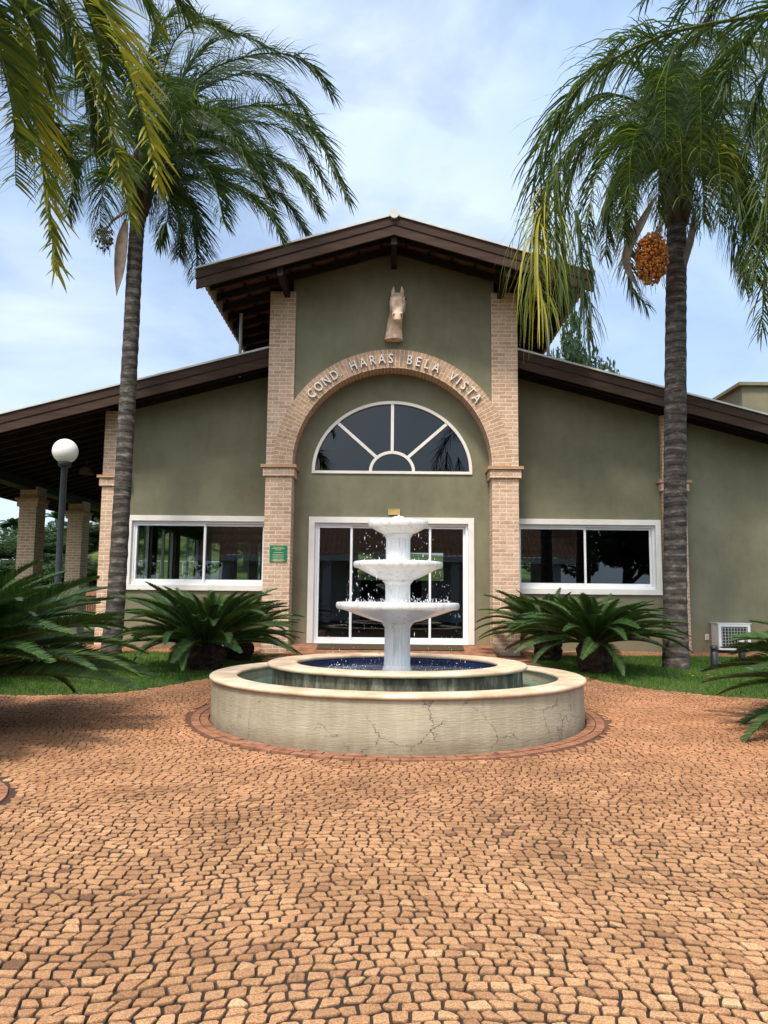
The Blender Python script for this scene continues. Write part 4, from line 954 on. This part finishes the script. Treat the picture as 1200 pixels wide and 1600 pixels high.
# left palm
YL = 13.2; pb = at(175, 1022, YL)
pl = thing('palm_tree', 'slender ringed queen palm leaning beside the left window, fronds swept right', 'palm tree', (pb.x, YL, gz(YL)), 'queen palms around the plaza')
TL = [(pb.x-.02, YL, gz(YL)-.1), tuple(at(183, 910, YL)), tuple(at(195, 700, YL)), tuple(at(204, 540, YL)), tuple(at(211, 400, YL)), tuple(at(216, 335, YL))]
palm_trunk(pl, TL, [.172, .148, .140, .136, .130, .128])
cL = at(219, 322, YL); crown_shaft(pl, cL, .85, .17, .22)
top = at(226, 262, YL)
FL = [  # pixel polylines with depth offsets
 [(300, 130, -.3), (400, 85, -.8), (475, 95, -1.0), (520, 148, -1.2)],
 [(290, 160, .2), (380, 115, .5), (450, 140, .6), (505, 225, .5)],
 [(310, 190, -.6), (410, 165, -1.3), (490, 210, -1.8), (545, 312, -2.0)],
 [(300, 215, .6), (390, 190, 1.0), (460, 215, 1.2), (515, 300, 1.2)],
 [(310, 240, -.2), (400, 238, -.4), (460, 270, -.5), (500, 330, -.5)],
 [(300, 262, .4), (370, 270, .8), (440, 308, 1.0), (485, 372, 1.1)],
 [(280, 275, -.7), (350, 285, -1.2), (410, 320, -1.4), (440, 370, -1.5)],
 [(265, 290, -.1), (295, 320, -.2), (308, 370, -.2), (305, 435, -.2)],
 [(255, 300, .5), (275, 320, .7), (285, 360, .8), (280, 400, .9)],
 [(262, 170, .2), (310, 85, .4), (370, 55, .5), (430, 80, .4)],
 [(245, 160, -.5), (270, 70, -1.2), (310, 35, -1.6), (360, 50, -2.0)],
 [(225, 160, .3), (235, 70, .6), (275, 20, .8), (330, 30, .9)],
 [(205, 180, -.3), (185, 100, -.8), (150, 60, -1.2), (100, 70, -1.5)],
 [(190, 200, .5), (140, 140, 1.0), (95, 150, 1.2), (50, 220, 1.2)],
 [(185, 230, -.5), (140, 200, -1.0), (105, 230, -1.4), (85, 300, -1.6)],
 [(190, 250, .3), (150, 240, .6), (120, 270, .8), (105, 340, .9)],
 [(200, 265, -.8), (175, 270, -1.4), (160, 300, -1.7), (155, 365, -1.8)],
 [(300, 190, 1.4), (350, 170, 2.2), (400, 200, 2.6), (430, 260, 2.8)],
 [(260, 210, -1.2), (300, 170, -2.2), (350, 190, -2.8), (390, 260, -3.1)],
 [(225, 190, -.9), (240, 130, -1.9), (270, 140, -2.6), (290, 210, -3.0)],
 [(270, 225, -1.0), (330, 215, -1.9), (390, 250, -2.5), (420, 310, -2.7)],
 [(285, 150, .9), (350, 110, 1.6), (420, 130, 2.0), (470, 190, 2.2)],
 [(260, 245, -1.2), (300, 245, -2.0), (335, 290, -2.5), (350, 350, -2.7)],
 [(275, 200, 1.2), (340, 190, 2.0), (400, 230, 2.5), (440, 290, 2.6)],
 [(250, 275, -.5), (262, 300, -.7), (262, 340, -.8), (250, 380, -.8)],
]
for q in FL:
    pts = [tuple(cL+Vector((0, 0, .3))), tuple(top)]+[tuple(at(x, y, YL+d)) for x, y, d in q]
    frond(pts, pl, n=170, ln=.74, w=.0125, droop=1.15, tone=.24, tvar=.15, wind=(.55, 0, 0), start=.2, plum=.42, tipt=.08)
# old fruit stalk and hanging spathe
def spathe(root, P, w, m='spathe'):
    C = catmull(P, 14); b = MB(); rr = [max(.004, w*math.sin(PI*min(1, (.06+i/13)*.97))**.8) for i in range(14)]
    V = []; F = []; n = 8
    for i, c in enumerate(C):
        t = (C[min(i+1, 13)]-C[max(i-1, 0)]).normalized(); sx = t.cross(Vector((0, 1, 0))).normalized(); sy = t.cross(sx)
        for j in range(n): a = -PI*.42+PI*.84*j/(n-1); V.append(c+sx*(rr[i]*math.sin(a))-sy*(rr[i]*.6*math.cos(a)))
    for i in range(13):
        for j in range(n-1): F.append((i*n+j, i*n+j+1, (i+1)*n+j+1, (i+1)*n+j))
    b.add(V, F); o = part(b, 'spathe', M[m], root, smooth=True); s = o.modifiers.new('t', 'SOLIDIFY'); s.thickness = .012; return o
spathe(pl, [at(197, 342, YL-.2), at(190, 375, YL-.25), at(186, 420, YL-.25), at(182, 462, YL-.22)], .115)
def cluster(root, c, rx, rz, n, m, r, stalk, top):
    b = MB(); rnd = random.Random(3)
    for k in range(n):
        while True:
            v = Vector((rnd.uniform(-1, 1), rnd.uniform(-1, 1), rnd.uniform(-1, 1)))
            if .45 < v.length < 1: break
        p = c+Vector((v.x*rx, v.y*rx, v.z*rz)); q = r*rnd.uniform(.8, 1.2)
        V = []; F = []
        for i in range(5):
            a = PI*i/4
            for j in range(6): V.append((p.x+q*math.sin(a)*math.cos(j*PI/3), p.y+q*math.sin(a)*math.sin(j*PI/3), p.z+q*1.15*math.cos(a)))
        for i in range(4):
            for j in range(6): F.append((i*6+j, (i+1)*6+j, (i+1)*6+(j+1) % 6, i*6+(j+1) % 6))
        b.add(V, F)
    o = part(b, 'fruit_cluster', M[m], root, smooth=True)
    b = MB(); b.tube([top, top.lerp(c, .5)+Vector((-.05, 0, .08)), c+Vector((0, 0, rz*.5))], [.03, .025, .02], 6)
    for k in range(90):
        v = Vector((rnd.gauss(0, .5), rnd.gauss(0, .5), rnd.uniform(-1.35, .2))); e = c+Vector((v.x*rx*1.1, v.y*rx*1.1, v.z*rz*1.0)); s0 = c+Vector((0, 0, rz*rnd.uniform(0, .9)))
        b.tube([s0, s0.lerp(e, .6)+Vector((v.x*.03, 0, .03)), e], .0028, 3)
    part(b, 'fruit_stalk', M['spathe'], root); return o
cluster(pl, at(163, 372, YL-.1), .16, .24, 70, 'fruit_green', .022, 1, at(197, 330, YL))

# right palm
YR = 12.0; pb = at(1056, 1044, YR)
pr_ = thing('palm_tree', 'stout ringed queen palm with an orange fruit cluster beside the right window', 'palm tree', (pb.x, YR, gz(YR)), 'queen palms around the plaza')
TR = [(pb.x, YR, gz(YR)-.1), tuple(at(1055, 930, YR)), tuple(at(1055, 700, YR)), tuple(at(1056, 500, YR)), tuple(at(1057, 400, YR)), tuple(at(1057, 345, YR))]
palm_trunk(pr_, TR, [.205, .172, .168, .160, .156, .152])
cR = at(1058, 338, YR); crown_shaft(pr_, cR, .85, .19, .20, 20)
topR = at(1062, 255, YR)
FR = [
 [(1010, 170, -.3), (940, 150, -.7), (875, 220, -1.0), (850, 330, -1.1), (848, 420, -1.1)],
 [(1015, 190, .3), (955, 185, .6), (900, 250, .8), (880, 350, .8)],
 [(1020, 205, -.8), (970, 215, -1.5), (930, 280, -1.9), (915, 380, -2.0)],
 [(1025, 225, .3), (985, 245, .5), (955, 310, .6), (945, 400, .6)],
 [(1025, 265, .8), (990, 290, 1.2), (975, 350, 1.4), (985, 440, 1.4), (1010, 480, 1.4)],
 [(1030, 160, .1), (985, 100, .2), (925, 110, .3), (870, 190, .3)],
 [(1045, 140, .6), (1030, 70, 1.0), (980, 60, 1.2), (930, 110, 1.2)],
 [(1060, 130, -.6), (1070, 70, -1.3), (1110, 50, -1.8), (1150, 90, -2.1)],
 [(1055, 170, -1.2), (1045, 110, -2.2), (1040, 140, -2.9), (1040, 230, -3.3)],
 [(1075, 170, -1.0), (1090, 120, -2.0), (1095, 160, -2.7), (1095, 260, -3.0)],
 [(1090, 160, .4), (1130, 110, .8), (1180, 130, 1.0), (1210, 220, 1.0)],
 [(1100, 190, -.4), (1150, 160, -.9), (1195, 210, -1.2), (1215, 320, -1.3)],
 [(1105, 220, .5), (1150, 220, .9), (1180, 280, 1.1), (1190, 380, 1.1)],
 [(1105, 255, -.5), (1140, 270, -.8), (1165, 340, -1.0), (1180, 440, -1.0)],
 [(1100, 280, .3), (1130, 310, .5), (1150, 370, .6), (1165, 450, .6)],
 [(1035, 215, -1.3), (1000, 200, -2.2), (985, 250, -2.7), (985, 340, -2.9)],
 [(1090, 215, -1.2), (1115, 215, -2.0), (1125, 270, -2.4), (1125, 350, -2.6)],
 [(1065, 200, 1.2), (1070, 150, 2.2), (1080, 170, 2.8), (1085, 240, 3.1)],
 [(1040, 190, 1.3), (1015, 150, 2.2), (995, 190, 2.7), (985, 270, 2.9)],
 [(1050, 235, -.9), (1040, 235, -1.5), (1030, 275, -1.8), (1028, 335, -1.9)],
 [(1075, 235, -.9), (1090, 240, -1.5), (1098, 290, -1.8), (1100, 350, -1.9)],
 [(1062, 215, -1.1), (1062, 205, -1.9), (1065, 245, -2.4), (1066, 310, -2.6)],
 [(1030, 245, -.4), (1000, 255, -.8), (980, 310, -1.0), (975, 370, -1.0)],
 [(1095, 235, -.5), (1125, 235, -1.0), (1150, 285, -1.3), (1160, 350, -1.3)],
 [(1095, 200, 0), (1150, 180, 0), (1200, 250, 0), (1220, 350, 0)],
 [(1085, 150, -.7), (1130, 80, -1.4), (1180, 70, -1.9), (1225, 130, -2.1)],
 [(1000, 200, .2), (930, 200, .4), (870, 270, .4), (835, 370, .4)],
]
for q in FR:
    pts = [tuple(cR+Vector((0, 0, .35))), tuple(topR)]+[tuple(at(x, y, YR+d)) for x, y, d in q]
    frond(pts, pr_, n=150, ln=.76, w=.0125, droop=1.8, tone=.34, tvar=.18, start=.2, plum=.4, tipt=.1)
cluster(pr_, at(1018, 404, YR-.35), .25, .43, 900, 'fruit', .023, 1, at(1045, 335, YR-.1))
spathe(pr_, [at(1024, 308, YR-.3), at(1004, 345, YR-.45), at(980, 392, YR-.5), at(983, 425, YR-.5), at(1000, 452, YR-.5)], .075)
spathe(pr_, [at(1085, 330, YR-.2), at(1080, 370, YR-.3), at(1073, 400, YR-.3), at(1072, 420, YR-.28)], .06)
spathe(pr_, [at(1120, 318, YR-.6), at(1160, 330, YR-.8), at(1178, 360, YR-.9), at(1178, 388, YR-.9)], .05)

# foreground palms, trunks outside the frame
pc = thing('palm_tree', 'yellow green queen palm fronds hanging in at the top left corner', 'palm tree', (-3.9, 5.6, 0), 'queen palms around the plaza')
cC = Vector((-3.75, 5.6, 6.6)); palm_trunk(pc, [(-3.9, 5.6, -.1), (-3.9, 5.6, 3), (-3.8, 5.6, 5.5), tuple(cC)], [.2, .16, .15, .15]); crown_shaft(pc, cC, .8, .18, .25, 12)
FC = [
 ([(60, -60, -.2), (150, 0, -.4), (198, 110, -.5), (232, 215, -.5), (246, 290, -.5)], .80, .52, 46),
 ([(0, -60, .1), (30, 60, .1), (60, 220, .0), (78, 340, .0), (88, 425, .0)], .68, .46, 60),
 ([(-20, -90, .4), (80, -30, .7), (135, 100, .8), (178, 230, .8), (205, 345, .8)], .64, .50, 60),
 ([(-60, -60, .3), (-10, 20, .4), (15, 120, .4), (30, 230, .4)], .52, .55, 60),
 ([(-30, -120, .6), (100, -90, 1.1), (200, -40, 1.3), (250, 40, 1.4)], .42, .6, 60),
 ([(0, -140, .2), (140, -120, .3), (240, -70, .3), (290, 20, .3)], .45, .55, 50),
 ([(-80, -90, -.3), (-20, -40, -.5), (40, 20, -.6), (70, 110, -.6)], .35, .55, 60),
 ([(-60, -120, .9), (20, -60, 1.6), (90, 10, 1.9), (120, 110, 2.0)], .32, .6, 60),
 ([(-60, -40, -.2), (-10, 60, -.4), (20, 170, -.5), (25, 290, -.5)], .45, .48, 56),
 ([(10, -60, .6), (90, 20, 1.0), (130, 120, 1.1), (150, 240, 1.1)], .30, .50, 60),
 ([(-40, -20, .5), (20, 90, .7), (60, 160, .8), (110, 260, .8)], .24, .5, 60),
 ([(40, -90, -.3), (110, -40, -.5), (150, 60, -.6), (165, 150, -.6)], .55, .5, 50),
 ([(-20, -160, .3), (150, -190, .3), (260, -150, .3), (300, -60, .3)], .4, .55, 50),
]
for q, tn, ln, n in FC:
    frond([tuple(cC+Vector((0, 0, .2)))]+[tuple(at(x, y, 5.6+d)) for x, y, d in q], pc, n=int(n*1.75), ln=ln*1.0, w=.0125, droop=.42, fk=.75, tone=tn, tvar=.14, start=.25, plum=.28, tipt=.12)
for k in range(8):   # the side of the crown turned away from the view
    a = R(100+k*22); d = Vector((math.cos(a), math.sin(a), 0)); L0 = 2.6
    frond([cC+Vector((0, 0, .3)), cC+d*.5+Vector((0, 0, 1.1)), cC+d*1.5+Vector((0, 0, 1.5)), cC+d*L0+Vector((0, 0, .6)), cC+d*(L0+.5)+Vector((0, 0, -.7))], pc, n=50, ln=.5, w=.013, droop=1.2, tone=.35, start=.2)
pd = thing('palm_tree', 'thin leaved queen palm arching in from the right edge over the roof', 'palm tree', (4.6, 6.9, gz(6.9)), 'queen palms around the plaza')
cD = Vector((4.55, 6.9, 6.7)); palm_trunk(pd, [(4.6, 6.9, -.1), (4.6, 6.9, 3), (4.55, 6.9, 5.5), tuple(cD)], [.2, .16, .15, .15]); crown_shaft(pd, cD, .8, .18, .25, 12)
FD = [
 ([(1300, 0, -.1), (1200, 22, -.2), (1085, 42, -.3), (1000, 70, -.3), (930, 112, -.3), (878, 170, -.3), (850, 225, -.3), (834, 300, -.3), (838, 370, -.3)], .42, .70, 90, .22, 1.5),
 ([(1290, 40, .2), (1240, 130, .3), (1205, 260, .3), (1195, 400, .3), (1190, 520, .3)], .40, .60, 70, .1, 1.2),
 ([(1310, -40, .5), (1220, -50, .9), (1130, -10, 1.1), (1090, 60, 1.2)], .35, .6, 60, 0, 1.5),
 ([(1310, 60, .6), (1260, 160, .8), (1225, 300, .9), (1215, 430, .9)], .35, .6, 70, 0, 1.2),
 ([(1300, -20, -.4), (1210, 20, -.8), (1150, 90, -1.0), (1125, 190, -1.1)], .38, .6, 60, .1, 1.2),
 ([(1330, 20, .9), (1250, 60, 1.4), (1190, 130, 1.6), (1165, 240, 1.6)], .30, .6, 60, 0, 1.3),
 ([(1300, -60, .8), (1180, -90, 1.4), (1060, -60, 1.7), (1000, 10, 1.8)], .40, .55, 60, .1, 1.2),
 ([(1300, -80, .1), (1200, -80, .1), (1120, -40, .1), (1060, 20, .1)], .4, .6, 50, 0, 1.5),
]
for q, tn, ln, n, ms, dr_ in FD:
    frond([tuple(cD+Vector((0, 0, .2)))]+[tuple(at(x, y, 6.9+d)) for x, y, d in q], pd, n=int(n*1.5), ln=ln, w=.011, droop=dr_, tone=tn, tvar=.16, start=.2, plum=.7, miss=ms)
for k in range(8):
    a = R(-80+k*22); d = Vector((math.cos(a), math.sin(a), 0)); L0 = 2.6
    frond([cD+Vector((0, 0, .3)), cD+d*.5+Vector((0, 0, 1.1)), cD+d*1.5+Vector((0, 0, 1.5)), cD+d*L0+Vector((0, 0, .6)), cD+d*(L0+.5)+Vector((0, 0, -.7))], pd, n=50, ln=.5, w=.013, droop=1.4, tone=.35, start=.2)
# the bright drooping end of that frond over the eave
frond([tuple(at(856, 290, 6.6)), tuple(at(843, 340, 6.6)), tuple(at(838, 400, 6.6)), tuple(at(842, 450, 6.6)), tuple(at(850, 480, 6.6))], pd, n=40, ln=.92, w=.0105, droop=4.2, tone=.70, tvar=.12, start=0, plum=.7, spread=.45)
frond([tuple(at(900, 330, 7.4)), tuple(at(908, 400, 7.4)), tuple(at(914, 470, 7.4)), tuple(at(922, 530, 7.4))], pd, n=46, ln=.62, w=.010, droop=3.6, tone=.30, tvar=.14, start=0, plum=.6, spread=.5)
frond([tuple(at(870, 260, 7.0)), tuple(at(868, 330, 7.0)), tuple(at(872, 400, 7.0)), tuple(at(878, 450, 7.0))], pd, n=46, ln=.8, w=.010, droop=3.6, tone=.42, tvar=.16, start=0, plum=.6, spread=.5)

# ------------------------------------------------------------------ cycads
def cy_frond_mesh(seed, ln=1.25, curve=.9):
    rnd = random.Random(seed); V = []; F = []; T = []; n = 92
    # rachis in local XZ plane: leaves along +X then bends down
    C = []; a = 0.12; p = Vector((0, 0, 0)); st = 24
    for i in range(st+1):
        C.append(Vector(p)); t = i/st; p = p+Vector((math.cos(a), .0, math.sin(a)))*(ln/st); a -= curve*(.35+1.1*t)/st
    b = MB(); b.tube(C, [.011*(1-.8*i/st) for i in range(st+1)], 5)
    for k in range(n):
        t = .10+.90*(k+.5)/n; f = t*st; i = min(int(f), st-1); q0 = C[i].lerp(C[i+1], f-i); tan = (C[i+1]-C[i]).normalized(); up = Vector((0, 1, 0)).cross(tan)*-1
        if up.z < 0: up = -up
        l = .145*min(1, .35+(t-.1)*4)*(1-.75*max(0, (t-.62)/.38)**1.5)*rnd.uniform(.93, 1.05)
        for s in (-1, 1):
            d = (Vector((0, s, 0))*.78+tan*(.55+.35*t)+up*(.42+rnd.gauss(0, .05))).normalized(); base = len(V); q = Vector(q0); w = .0055*rnd.uniform(.9, 1.1); ax = (tan-d*tan.dot(d)).normalized(); tn = min(1, max(0, rnd.gauss(.42, .14)))
            for j in range(3):
                u = j/2; ww = w*(1, .95, .1)[j]; V.append(q-ax*ww); V.append(q+ax*ww); T += [tn, tn]
                if j < 2: F.append((base+2*j, base+2*j+1, base+2*j+3, base+2*j+2)); q = q+d*(l/2); d = (d+Vector((0, 0, -.22))).normalized()
    nv = len(V); V += [Vector(v) for v in b.V]; F += [tuple(i+nv for i in f) for f in b.F]; T += [.8]*len(b.V)
    me = bpy.data.meshes.new('cycad_frond'); me.from_pydata([tuple(v) for v in V], [], F); at_ = me.attributes.new('tone', 'FLOAT', 'POINT'); at_.data.foreach_set('value', np.array(T, dtype=np.float32)); me.materials.append(M['cycad']); me.update(); return me
CYM = [cy_frond_mesh(s, 1.25, c) for s, c in ((1, .7), (2, .95), (3, 1.15), (4, .85), (5, 1.3))]
def cycad(x, y, sc, lab, n=58, h=.34, seed=1, emax=66, emin=0, tr=.21):
    rnd = random.Random(seed); r = thing('cycad', lab, 'cycad', (x, y, gz(y)), 'sago cycads around the plaza')
    b = MB(); V = []; F = []; m = 14; kk = 26
    prof = [(tr*.75, -.05), (tr*1.0, .05), (tr*1.15, h*.45), (tr*1.1, h*.8), (tr*.8, h), (.05, h+.1)]
    for i in range(m+1):
        t = i/m*(len(prof)-1); q = min(int(t), len(prof)-2); rr = prof[q][0]+(prof[q+1][0]-prof[q][0])*(t-q); z = prof[q][1]+(prof[q+1][1]-prof[q][1])*(t-q)
        for j in range(kk): a = 2*PI*(j+.5*(i % 2))/kk; r2 = rr*(1+rnd.uniform(-.10, .12)); V.append((r2*math.cos(a), r2*math.sin(a), z+rnd.uniform(-.01, .01)))
    for i in range(m):
        for j in range(kk): F.append((i*kk+j, i*kk+(j+1) % kk, (i+1)*kk+(j+1) % kk, (i+1)*kk+j))
    b.add(V, F); b.build('trunk', M['cybark'], r)
    b = MB()
    for k in range(70):   # woolly crown tip and dead leaf bases
        a = rnd.uniform(0, 2*PI); e = rnd.uniform(.1, 1.4); rr = tr*.9; d = Vector((math.cos(a)*math.cos(e), math.sin(a)*math.cos(e), math.sin(e)))
        s0 = Vector((d.x*rr*.7, d.y*rr*.7, h*.75+d.z*.08)); b.tube([s0, s0+d*rnd.uniform(.05, .13)], [.016, .004], 4)
    b.build('crown_scales', M['spathe'], r)
    for k in range(n):
        t = (k+.5)/n; el = R(emax)*(1-t)**.75+R(emin)*t+rnd.gauss(0, .05); a = k*2.39996+rnd.gauss(0, .12)
        o = link('frond', CYM[rnd.randrange(len(CYM))], None, r); s = sc*(.78+.3*min(1, t*1.8))*rnd.uniform(.9, 1.06)
        o.matrix_local = Matrix.Translation((math.cos(a)*tr*.35, math.sin(a)*tr*.35, h*.92)) @ Matrix.Rotation(a, 4, 'Z') @ Matrix.Rotation(-el, 4, 'Y') @ Matrix.Rotation(rnd.gauss(0, .25), 4, 'X') @ Matrix.Scale(s, 4)
    return r
cycad(-2.66, 11.2, 1.02, 'full cycad with a pale woolly centre on the left lawn before the pillar', 105, .36, 1, tr=.24)
cycad(-2.45, 12.55, .8, 'smaller cycad half hidden behind the full one on the left lawn', 50, .30, 5)
cycad(2.98, 11.4, .93, 'larger cycad on the right lawn in front of the right window', 92, .44, 2, tr=.22, emax=58)
cycad(2.62, 12.95, .92, 'cycad by the right brick pillar, behind the larger one', 66, .42, 3, tr=.2)
cycad(-3.95, 6.6, 1.30, 'big dark cycad reaching in from the left edge of the foreground', 130, .42, 4, tr=.28, emax=58, emin=2)
cycad(4.58, 6.9, 1.25, 'cycad whose fronds reach in from the right edge of the foreground', 100, .30, 6, tr=.26, emax=50, emin=0)
cycad(-5.3, 9.9, 1.15, 'cycad at the far left behind the foreground one, under the street lamp', 56, .42, 7, tr=.24)

# ------------------------------------------------------------------ background trees
def crown_mesh(seed, R0=1.0, n=15000, leaf=.042, flat=.8):
    r = np.random.default_rng(seed); nb = 26; c = r.normal(0, .42, (nb, 3)); c[:, 2] = c[:, 2]*flat; rad = r.uniform(.22, .42, nb)
    k = r.integers(0, nb, n); d = r.normal(0, 1, (n, 3)); d /= np.linalg.norm(d, axis=1)[:, None]; P = c[k]+d*rad[k][:, None]*r.uniform(.75, 1.05, n)[:, None]
    a = r.normal(0, 1, (n, 3)); a /= np.linalg.norm(a, axis=1)[:, None]; b = np.cross(a, r.normal(0, 1, (n, 3))); b /= np.linalg.norm(b, axis=1)[:, None]
    s = leaf*r.uniform(.6, 1.2, n)[:, None]; V = np.stack([P-a*s, P-b*s*.5, P+a*s, P+b*s*.5], 1).reshape(-1, 3)*R0
    tone = np.repeat(np.clip(.45+r.normal(0, .12, n)+r.normal(0, .15, nb)[k], 0, 1), 4)
    me = bpy.data.meshes.new('crown'); me.from_pydata(V.tolist(), [], np.arange(n*4).reshape(n, 4).tolist()); at_ = me.attributes.new('tone', 'FLOAT', 'POINT'); at_.data.foreach_set('value', tone.astype(np.float32)); me.materials.append(M['foliage']); me.update(); return me
CRM = [crown_mesh(s) for s in (1, 2, 3)]
def tree(x, y, h, w, lab, grp='trees on the far hillside', seed=0, z=None):
    z0 = hill_h(x, y)-.1 if z is None else z; o = thing('tree', lab, 'tree', (x, y, z0), grp)
    rnd = random.Random(seed+int(x*7)); b = MB(); b.tube([(0, 0, -.3), (rnd.uniform(-.2, .2), 0, h*.3), (0, 0, h*.62)], [w*.05+.05, w*.04+.03, w*.02+.02], 8)
    for k in range(5): a = k*1.3; b.tube([(0, 0, h*(.3+.05*k)), (math.cos(a)*w*.22, math.sin(a)*w*.22, h*(.5+.05*k))], [w*.02+.02, w*.01], 5)
    b.build('trunk', M['treebark'], o)
    c = link('crown', CRM[seed % 3], None, o); c.location = (0, 0, h*.66); c.scale = (w*.62, w*.62, h*.42); c.rotation_euler.z = rnd.uniform(0, 6); return o
def at_hill(px, Y): return at(px, 900, Y).x
DESC = ['rounded dark green tree', 'broad olive green tree', 'pale green bushy tree']
spots = [(70, 78, 838, 8, 'between the two veranda pillars'), (97, 84, 826, 8, 'just right of the lamp post'), (118, 74, 838, 7, 'behind the second veranda pillar'),
         (84, 66, 850, 7, 'low, left of the lamp post'), (146, 80, 826, 8, 'right of the second veranda pillar'), (150, 68, 845, 6, 'low, beside the corner pillar'), (12, 62, 866, 7, 'low at the left edge'),
         (35, 70, 846, 8, 'behind the first veranda pillar'), (160, 92, 812, 8, 'tallest, behind the corner pillar'), (60, 60, 868, 6, 'nearest, over the orange wall'),
         (70, 46, 884, 5, 'in the nearer row, right of the first veranda pillar'), (92, 44, 890, 4, 'in the nearer row, behind the lamp post'), (125, 47, 880, 5, 'in the nearer row, behind the second pillar'), (148, 45, 880, 4, 'in the nearer row, left of the corner pillar'), (10, 44, 882, 6, 'in the nearer row at the left edge')]
for i, (px, Y, ty, w, d) in enumerate(spots):
    x_ = at_hill(px, Y); tree(x_, Y, max(2.0, (at(px, ty, Y).z-hill_h(x_, Y))*1.02), w, DESC[i % 3]+' '+d, seed=i)
for i, (px, Y, h, w, d) in enumerate([(240, 64, 3.6, 4, 'seen through the left window, left pane'), (275, 85, 5, 6, 'seen through the left window, above the slope'), (385, 60, 3.2, 4.4, 'alone on the slope seen through the left window, right pane'), (225, 95, 9, 8, 'at the hilltop seen through the left window'), (330, 98, 6, 7, 'at the hilltop behind the left window divider'), (800, 55, 4, 6, 'seen through the lower left of the right window'), (590, 58, 4, 6, 'seen through the glass door')]):
    tree(at_hill(px, Y), Y, h, w, DESC[(i+1) % 3]+' '+d, seed=i+3)
p = at(882, 535, 34); tree(p.x, 34, 13.7, 2.9, 'leafy treetop rising over the right wing roof', 'trees near the clubhouse', 2, z=.2)
tag(tree(-13.2, 20, 1.9, 2.4, 'bright yellow green shrub left of the first veranda pillar', 'trees near the clubhouse', 1, z=.2), cat='shrub')
# a row of royal palms on the far hill
def far_palm():
    o = thing('far_palm', '', 'palm tree', (0, 0, 0), 'row of royal palms on the far hill'); b = MB(); b.tube([(0, 0, -.5), (0, 0, 4), (0, 0, 7.2)], [.16, .14, .12], 6); b.build('trunk', M['pipe'], o)
    V = []; F = []; T = []; rnd = random.Random(5)
    for k in range(13):
        a = k*2.4; e = rnd.uniform(.1, 1.1)
        d = Vector((math.cos(a)*math.cos(e), math.sin(a)*math.cos(e), math.sin(e))); q = Vector((0, 0, 7.2)); sd_ = Vector((-math.sin(a), math.cos(a), 0)); bs = len(V)
        for j in range(6): w = .42*math.sin(PI*(j+.7)/6.6); V += [q-sd_*w+Vector((0, 0, -w*.5)), q, q+sd_*w+Vector((0, 0, -w*.5))]; T += [.4]*3; q = q+d*.5; d = (d+Vector((0, 0, -.32))).normalized()
        for j in range(5): F += [(bs+3*j, bs+3*j+1, bs+3*j+4, bs+3*j+3), (bs+3*j+1, bs+3*j+2, bs+3*j+5, bs+3*j+4)]
    mesh('crown', V, F, M['foliage'], o, tone=T); return o
fp = far_palm()
fpl = ['leftmost far royal palm, at the photo edge', 'second far royal palm from the left edge', 'third far royal palm from the left edge', 'far royal palm touching the first veranda pillar', 'far royal palm between the pillar and the lamp post', 'far royal palm rising beside the corner pillar']
for i, (px, Y, s) in enumerate([(2, 105, .78), (14, 104, .85), (21, 106, .82), (30, 105, .8), (83, 90, .8), (143, 78, 1.1)]):
    o = fp if i == 0 else copy_tree(fp); x = at_hill(px, Y); o.location = (x, Y, hill_h(x, Y)-.1); o.scale = (s, s, s); o['label'] = fpl[i]
# pale rail fence crossing the hillside
fr_ = thing('rail_fence', 'thin pale rail fence crossing the far hillside', 'fence', (-32, 56, 0)); b = MB(); b2 = MB()
for i in range(30):
    x = -60+i*1.6; y = 56; z = hill_h(x, y); b.box(x-.03+32, x+.03+32, -.03, .03, z-.3, 3.75)
b2.box(-30, 20, -.05, -.0, 3.68, 3.74)
b.build('posts', M['trim'], fr_); b2.build('rails', M['trim'], fr_)

# ------------------------------------------------------------------ behind the camera: what the glass mirrors
gh = thing('gatehouse', 'tile roofed pavilion mirrored in the glass door and windows', 'building', (0, -9, 0))
b = MB(); b.slab(rect(-9, 9, 0, 3.3), -3, -2.8, [rect(-6.5, -4.2, .0, 2.4), rect(-1.6, 1.6, .0, 2.5), rect(4.2, 6.5, .9, 2.2)]); b.build('wall', M['cream'], gh)
b = MB(); b.box(-8.9, 8.9, -3.6, -3.2, 0, 3.2); b.build('inner_wall', M['dark'], gh)
for x in (-8.5, -3.2, 3.2, 8.5): MB().box(x-.2, x+.2, -1.2, -.8, 0, 3.1).build('pillar', M['cream'], gh)
V = []; F = []; ny = 14; nx = 400
for j in range(ny+1):
    for i in range(nx+1): V.append((-10+20*i/nx, -.4-4.4*j/ny, 3.3+3.2*j/ny+.045*abs(math.sin(PI*(20*i/nx)/.26))-(.03 if j % 2 else 0)))
for j in range(ny):
    for i in range(nx): q = j*(nx+1)+i; F.append((q, q+1, q+nx+2, q+nx+1))
mesh('roof', V, F, M['tile'], gh)
MB().box(-10, 10, -.42, -.36, 3.0, 3.30).build('fascia', M['cream'], gh)
for i, (x, y, h, w, lb) in enumerate([(-13.5, -16, 8, 8, 'tree behind the camera, left end of the pavilion'), (13.8, -15, 7, 7, 'tree behind the camera, right end of the pavilion'), (-6, -24, 6.5, 7, 'tree behind the pavilion roof')]):
    tree(x, y, h, w, lb, 'trees mirrored in the glass', i, z=0)
for z in (7.5, 8.1):
    b = MB(); b.tube([(-60, -20, z+1), (-30, -20, z), (0, -20, z-.3), (30, -20, z), (60, -20, z+1)], .02, 4); tag(b.build('power_line', M['black']), ('lower' if z < 8 else 'upper')+' thin power line mirrored in the fanlight', 'cable', 'power lines mirrored in the fanlight')
